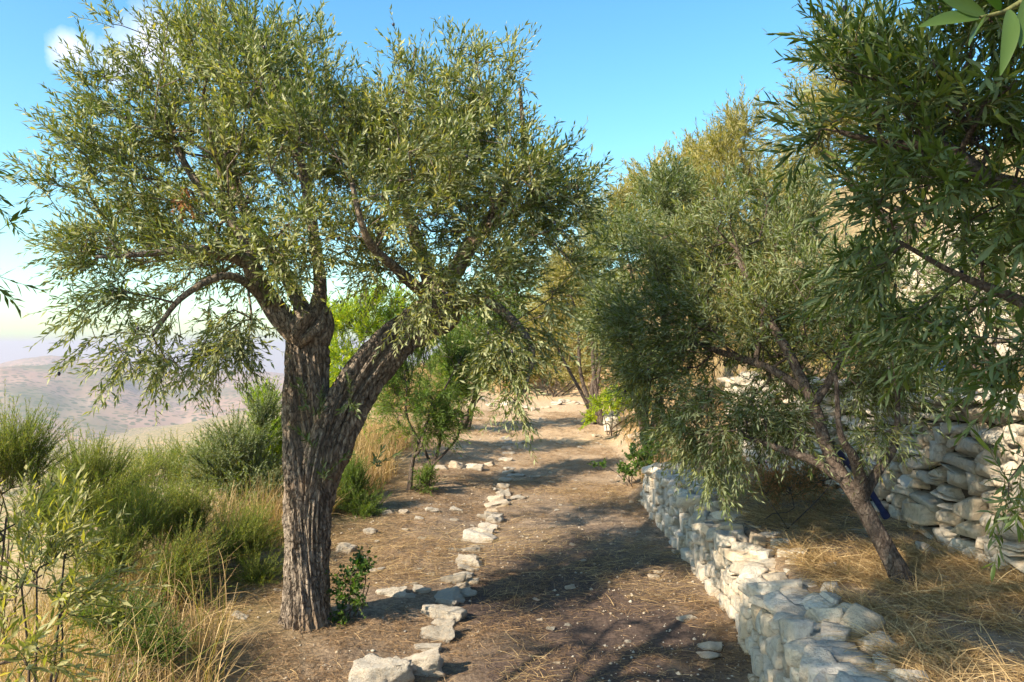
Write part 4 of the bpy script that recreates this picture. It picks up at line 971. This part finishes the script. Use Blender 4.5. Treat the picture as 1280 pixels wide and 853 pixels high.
n0 = 9000; x = r3.uniform(1.25, 3.6, n0); y = 8.2+r3.random(n0)*6.5
k = (fbm(x, y, 1.4, 3, 67) > -.02) & (x > 1.35+.08*(y-8)); x, y = x[k], y[k]; n = len(x)
strands('dry_grass', x, y, r3.uniform(.1, .35, n), r3.uniform(.004, .008, n), r3.normal(1.0, .35, n), r3.uniform(0, 6.3, n), M['straw'],
        'short dry grass on the right bank beyond the low wall', 'grass', 10, bendf=.8, segs=4)

# ------------------------------------------------------------------ blue pipe and blue bundle
pr = empty('blue_pipe', (*at(1105,640,4.9)[:2], float(gz(at(1105,640,4.9)[0],4.9))), 'dark blue pipe leaning behind the trunk of the young olive', 'pipe'); o3 = np.array(pr.location)
P = catmull(np.array([at(1108,646,4.95), at(1090,618,4.9), at(1066,586,4.8), at(1040,556,4.7)]), 14)
v, q = seg_tubes(P[:-1], P[1:], np.full(13, .019), np.full(13, .019), 12, o3); mesh_np('tube', v, [(4, q)], M['blue_pipe'], pr, smooth=True)
for k in (0, 12):
    v, q = seg_tubes(P[[k]], P[[k+1]], np.full(1, .025), np.full(1, .025), 12, o3); mesh_np('collar', v, [(4, q)], M['blue_pipe'], pr, smooth=True)
b = stone_shape(np.random.default_rng(8), (.24, .12, .07), .12, 4, CV5)
o = mesh_np('plastic_bag', b, [(4, CF5)], M['blue_plastic'], None, smooth=True); p = at(1157,457,5.0); o.location = (p[0], p[1], p[2]); 
o.location.z = max(p[2], float(gz(p[0], p[1]))+.02)
tag(o, 'crumpled bright blue plastic bag lying on top of the tall wall', 'bag')

# ------------------------------------------------------------------ haze
hb = bpy.data.meshes.new('haze'); bm = bmesh.new(); bmesh.ops.create_cube(bm, size=1)
bmesh.ops.scale(bm, vec=(17400, 17400, 800), verts=bm.verts); bmesh.ops.translate(bm, vec=(0, 0, -377), verts=bm.verts); bm.to_mesh(hb); bm.free()
ho = bpy.data.objects.new('haze', hb); col.objects.link(ho); tag(ho, 'pale hazy air over the valley', 'haze', kind='stuff')
m, nt, out = new_mat('haze_air'); vp = N(nt, 'ShaderNodeVolumePrincipled'); vp.inputs['Density'].default_value = .00034
vp.inputs['Color'].default_value = (.58, .58, .72, 1); vp.inputs['Anisotropy'].default_value = .2
nt.links.new(vp.outputs[0], out.inputs['Volume']); hb.materials.append(m)

# ------------------------------------------------------------------ sky, sun
SUN_EL = math.radians(34); SUN_AZ = math.radians(-127)   # azimuth from +Y towards +X
to_sun = np.array([math.sin(SUN_AZ)*math.cos(SUN_EL), math.cos(SUN_AZ)*math.cos(SUN_EL), math.sin(SUN_EL)])
w = bpy.data.worlds.new('World'); scene.world = w; w.use_nodes = True; nt = w.node_tree; nt.nodes.clear()
out = nt.nodes.new('ShaderNodeOutputWorld'); bg = nt.nodes.new('ShaderNodeBackground'); sky = nt.nodes.new('ShaderNodeTexSky')
sky.sky_type = 'NISHITA'; sky.sun_disc = False; sky.sun_elevation = SUN_EL; sky.sun_rotation = SUN_AZ
sky.altitude = 300; sky.air_density = 1.0; sky.dust_density = 1.2; sky.ozone_density = 1.0
hs_ = nt.nodes.new('ShaderNodeHueSaturation'); hs_.inputs['Saturation'].default_value = 1.3; nt.links.new(sky.outputs[0], hs_.inputs['Color'])
tint = mixc(nt, 1.0, hs_.outputs[0], (.90, 1.10, 1.0), 'MULTIPLY')
# two small fair-weather clouds low over the left part of the sky
tcw = nt.nodes.new('ShaderNodeTexCoord')
def cloud(u, v, rad):
    d = unit(at(u, v, 1.)-np.array([0, 0, EYE])); dp = nt.nodes.new('ShaderNodeVectorMath'); dp.operation = 'DISTANCE'
    nt.links.new(tcw.outputs['Generated'], dp.inputs[0]); dp.inputs[1].default_value = tuple(d)
    return math_n(nt, 'DIVIDE', dp.outputs['Value'], rad)
cn = noise_t(nt, tcw.outputs['Generated'], 22, 5, .55)
dm = math_n(nt, 'MINIMUM', math_n(nt, 'MINIMUM', cloud(88, 62, .028), cloud(192, 60, .05)), cloud(150, 78, .03))
dm = math_n(nt, 'ADD', dm, math_n(nt, 'MULTIPLY', math_n(nt, 'SUBTRACT', cn, .5), 1.5))
cf = ramp(nt, dm, [(.15, (1,1,1)), (1.15, (0,0,0))])
skyc = mixc(nt, math_n(nt, 'MULTIPLY', cf, .7), tint, (5.6, 5.4, 5.8))
nt.links.new(skyc, bg.inputs[0]); bg.inputs[1].default_value = .13; nt.links.new(bg.outputs[0], out.inputs[0])
sl_ = bpy.data.lights.new('Sun', 'SUN'); sl_.energy = 5.0; sl_.angle = math.radians(.5); sl_.color = (1, .83, .60)
so = bpy.data.objects.new('Sun', sl_); col.objects.link(so); so.rotation_euler = Vector(to_sun).to_track_quat('Z', 'Y').to_euler()

# ------------------------------------------------------------------ camera
cd = bpy.data.cameras.new('Camera'); cam = bpy.data.objects.new('Camera', cd); col.objects.link(cam)
cd.sensor_width = 36; cd.lens = 36*F/1280; cd.clip_start = .05; cd.clip_end = 20000
cd.shift_y = (HOR-426.5)/1280
cam.location = (0, 0, EYE); cam.rotation_euler = (math.radians(90), 0, 0); scene.camera = cam

scene.view_settings.view_transform = 'Standard'; scene.view_settings.look = 'None'; scene.view_settings.gamma = 1
scene.view_settings.exposure = 1.25
scene.render.engine = 'CYCLES'; cy = scene.cycles
cy.max_bounces = 6; cy.diffuse_bounces = 3; cy.glossy_bounces = 2; cy.transmission_bounces = 4; cy.volume_bounces = 1; cy.transparent_max_bounces = 4
cy.use_denoising = True; cy.denoiser = 'OPENIMAGEDENOISE'; cy.sample_clamp_indirect = 6
cy.use_adaptive_sampling = False
print('leaves', TOTAL, 'stones', NST)
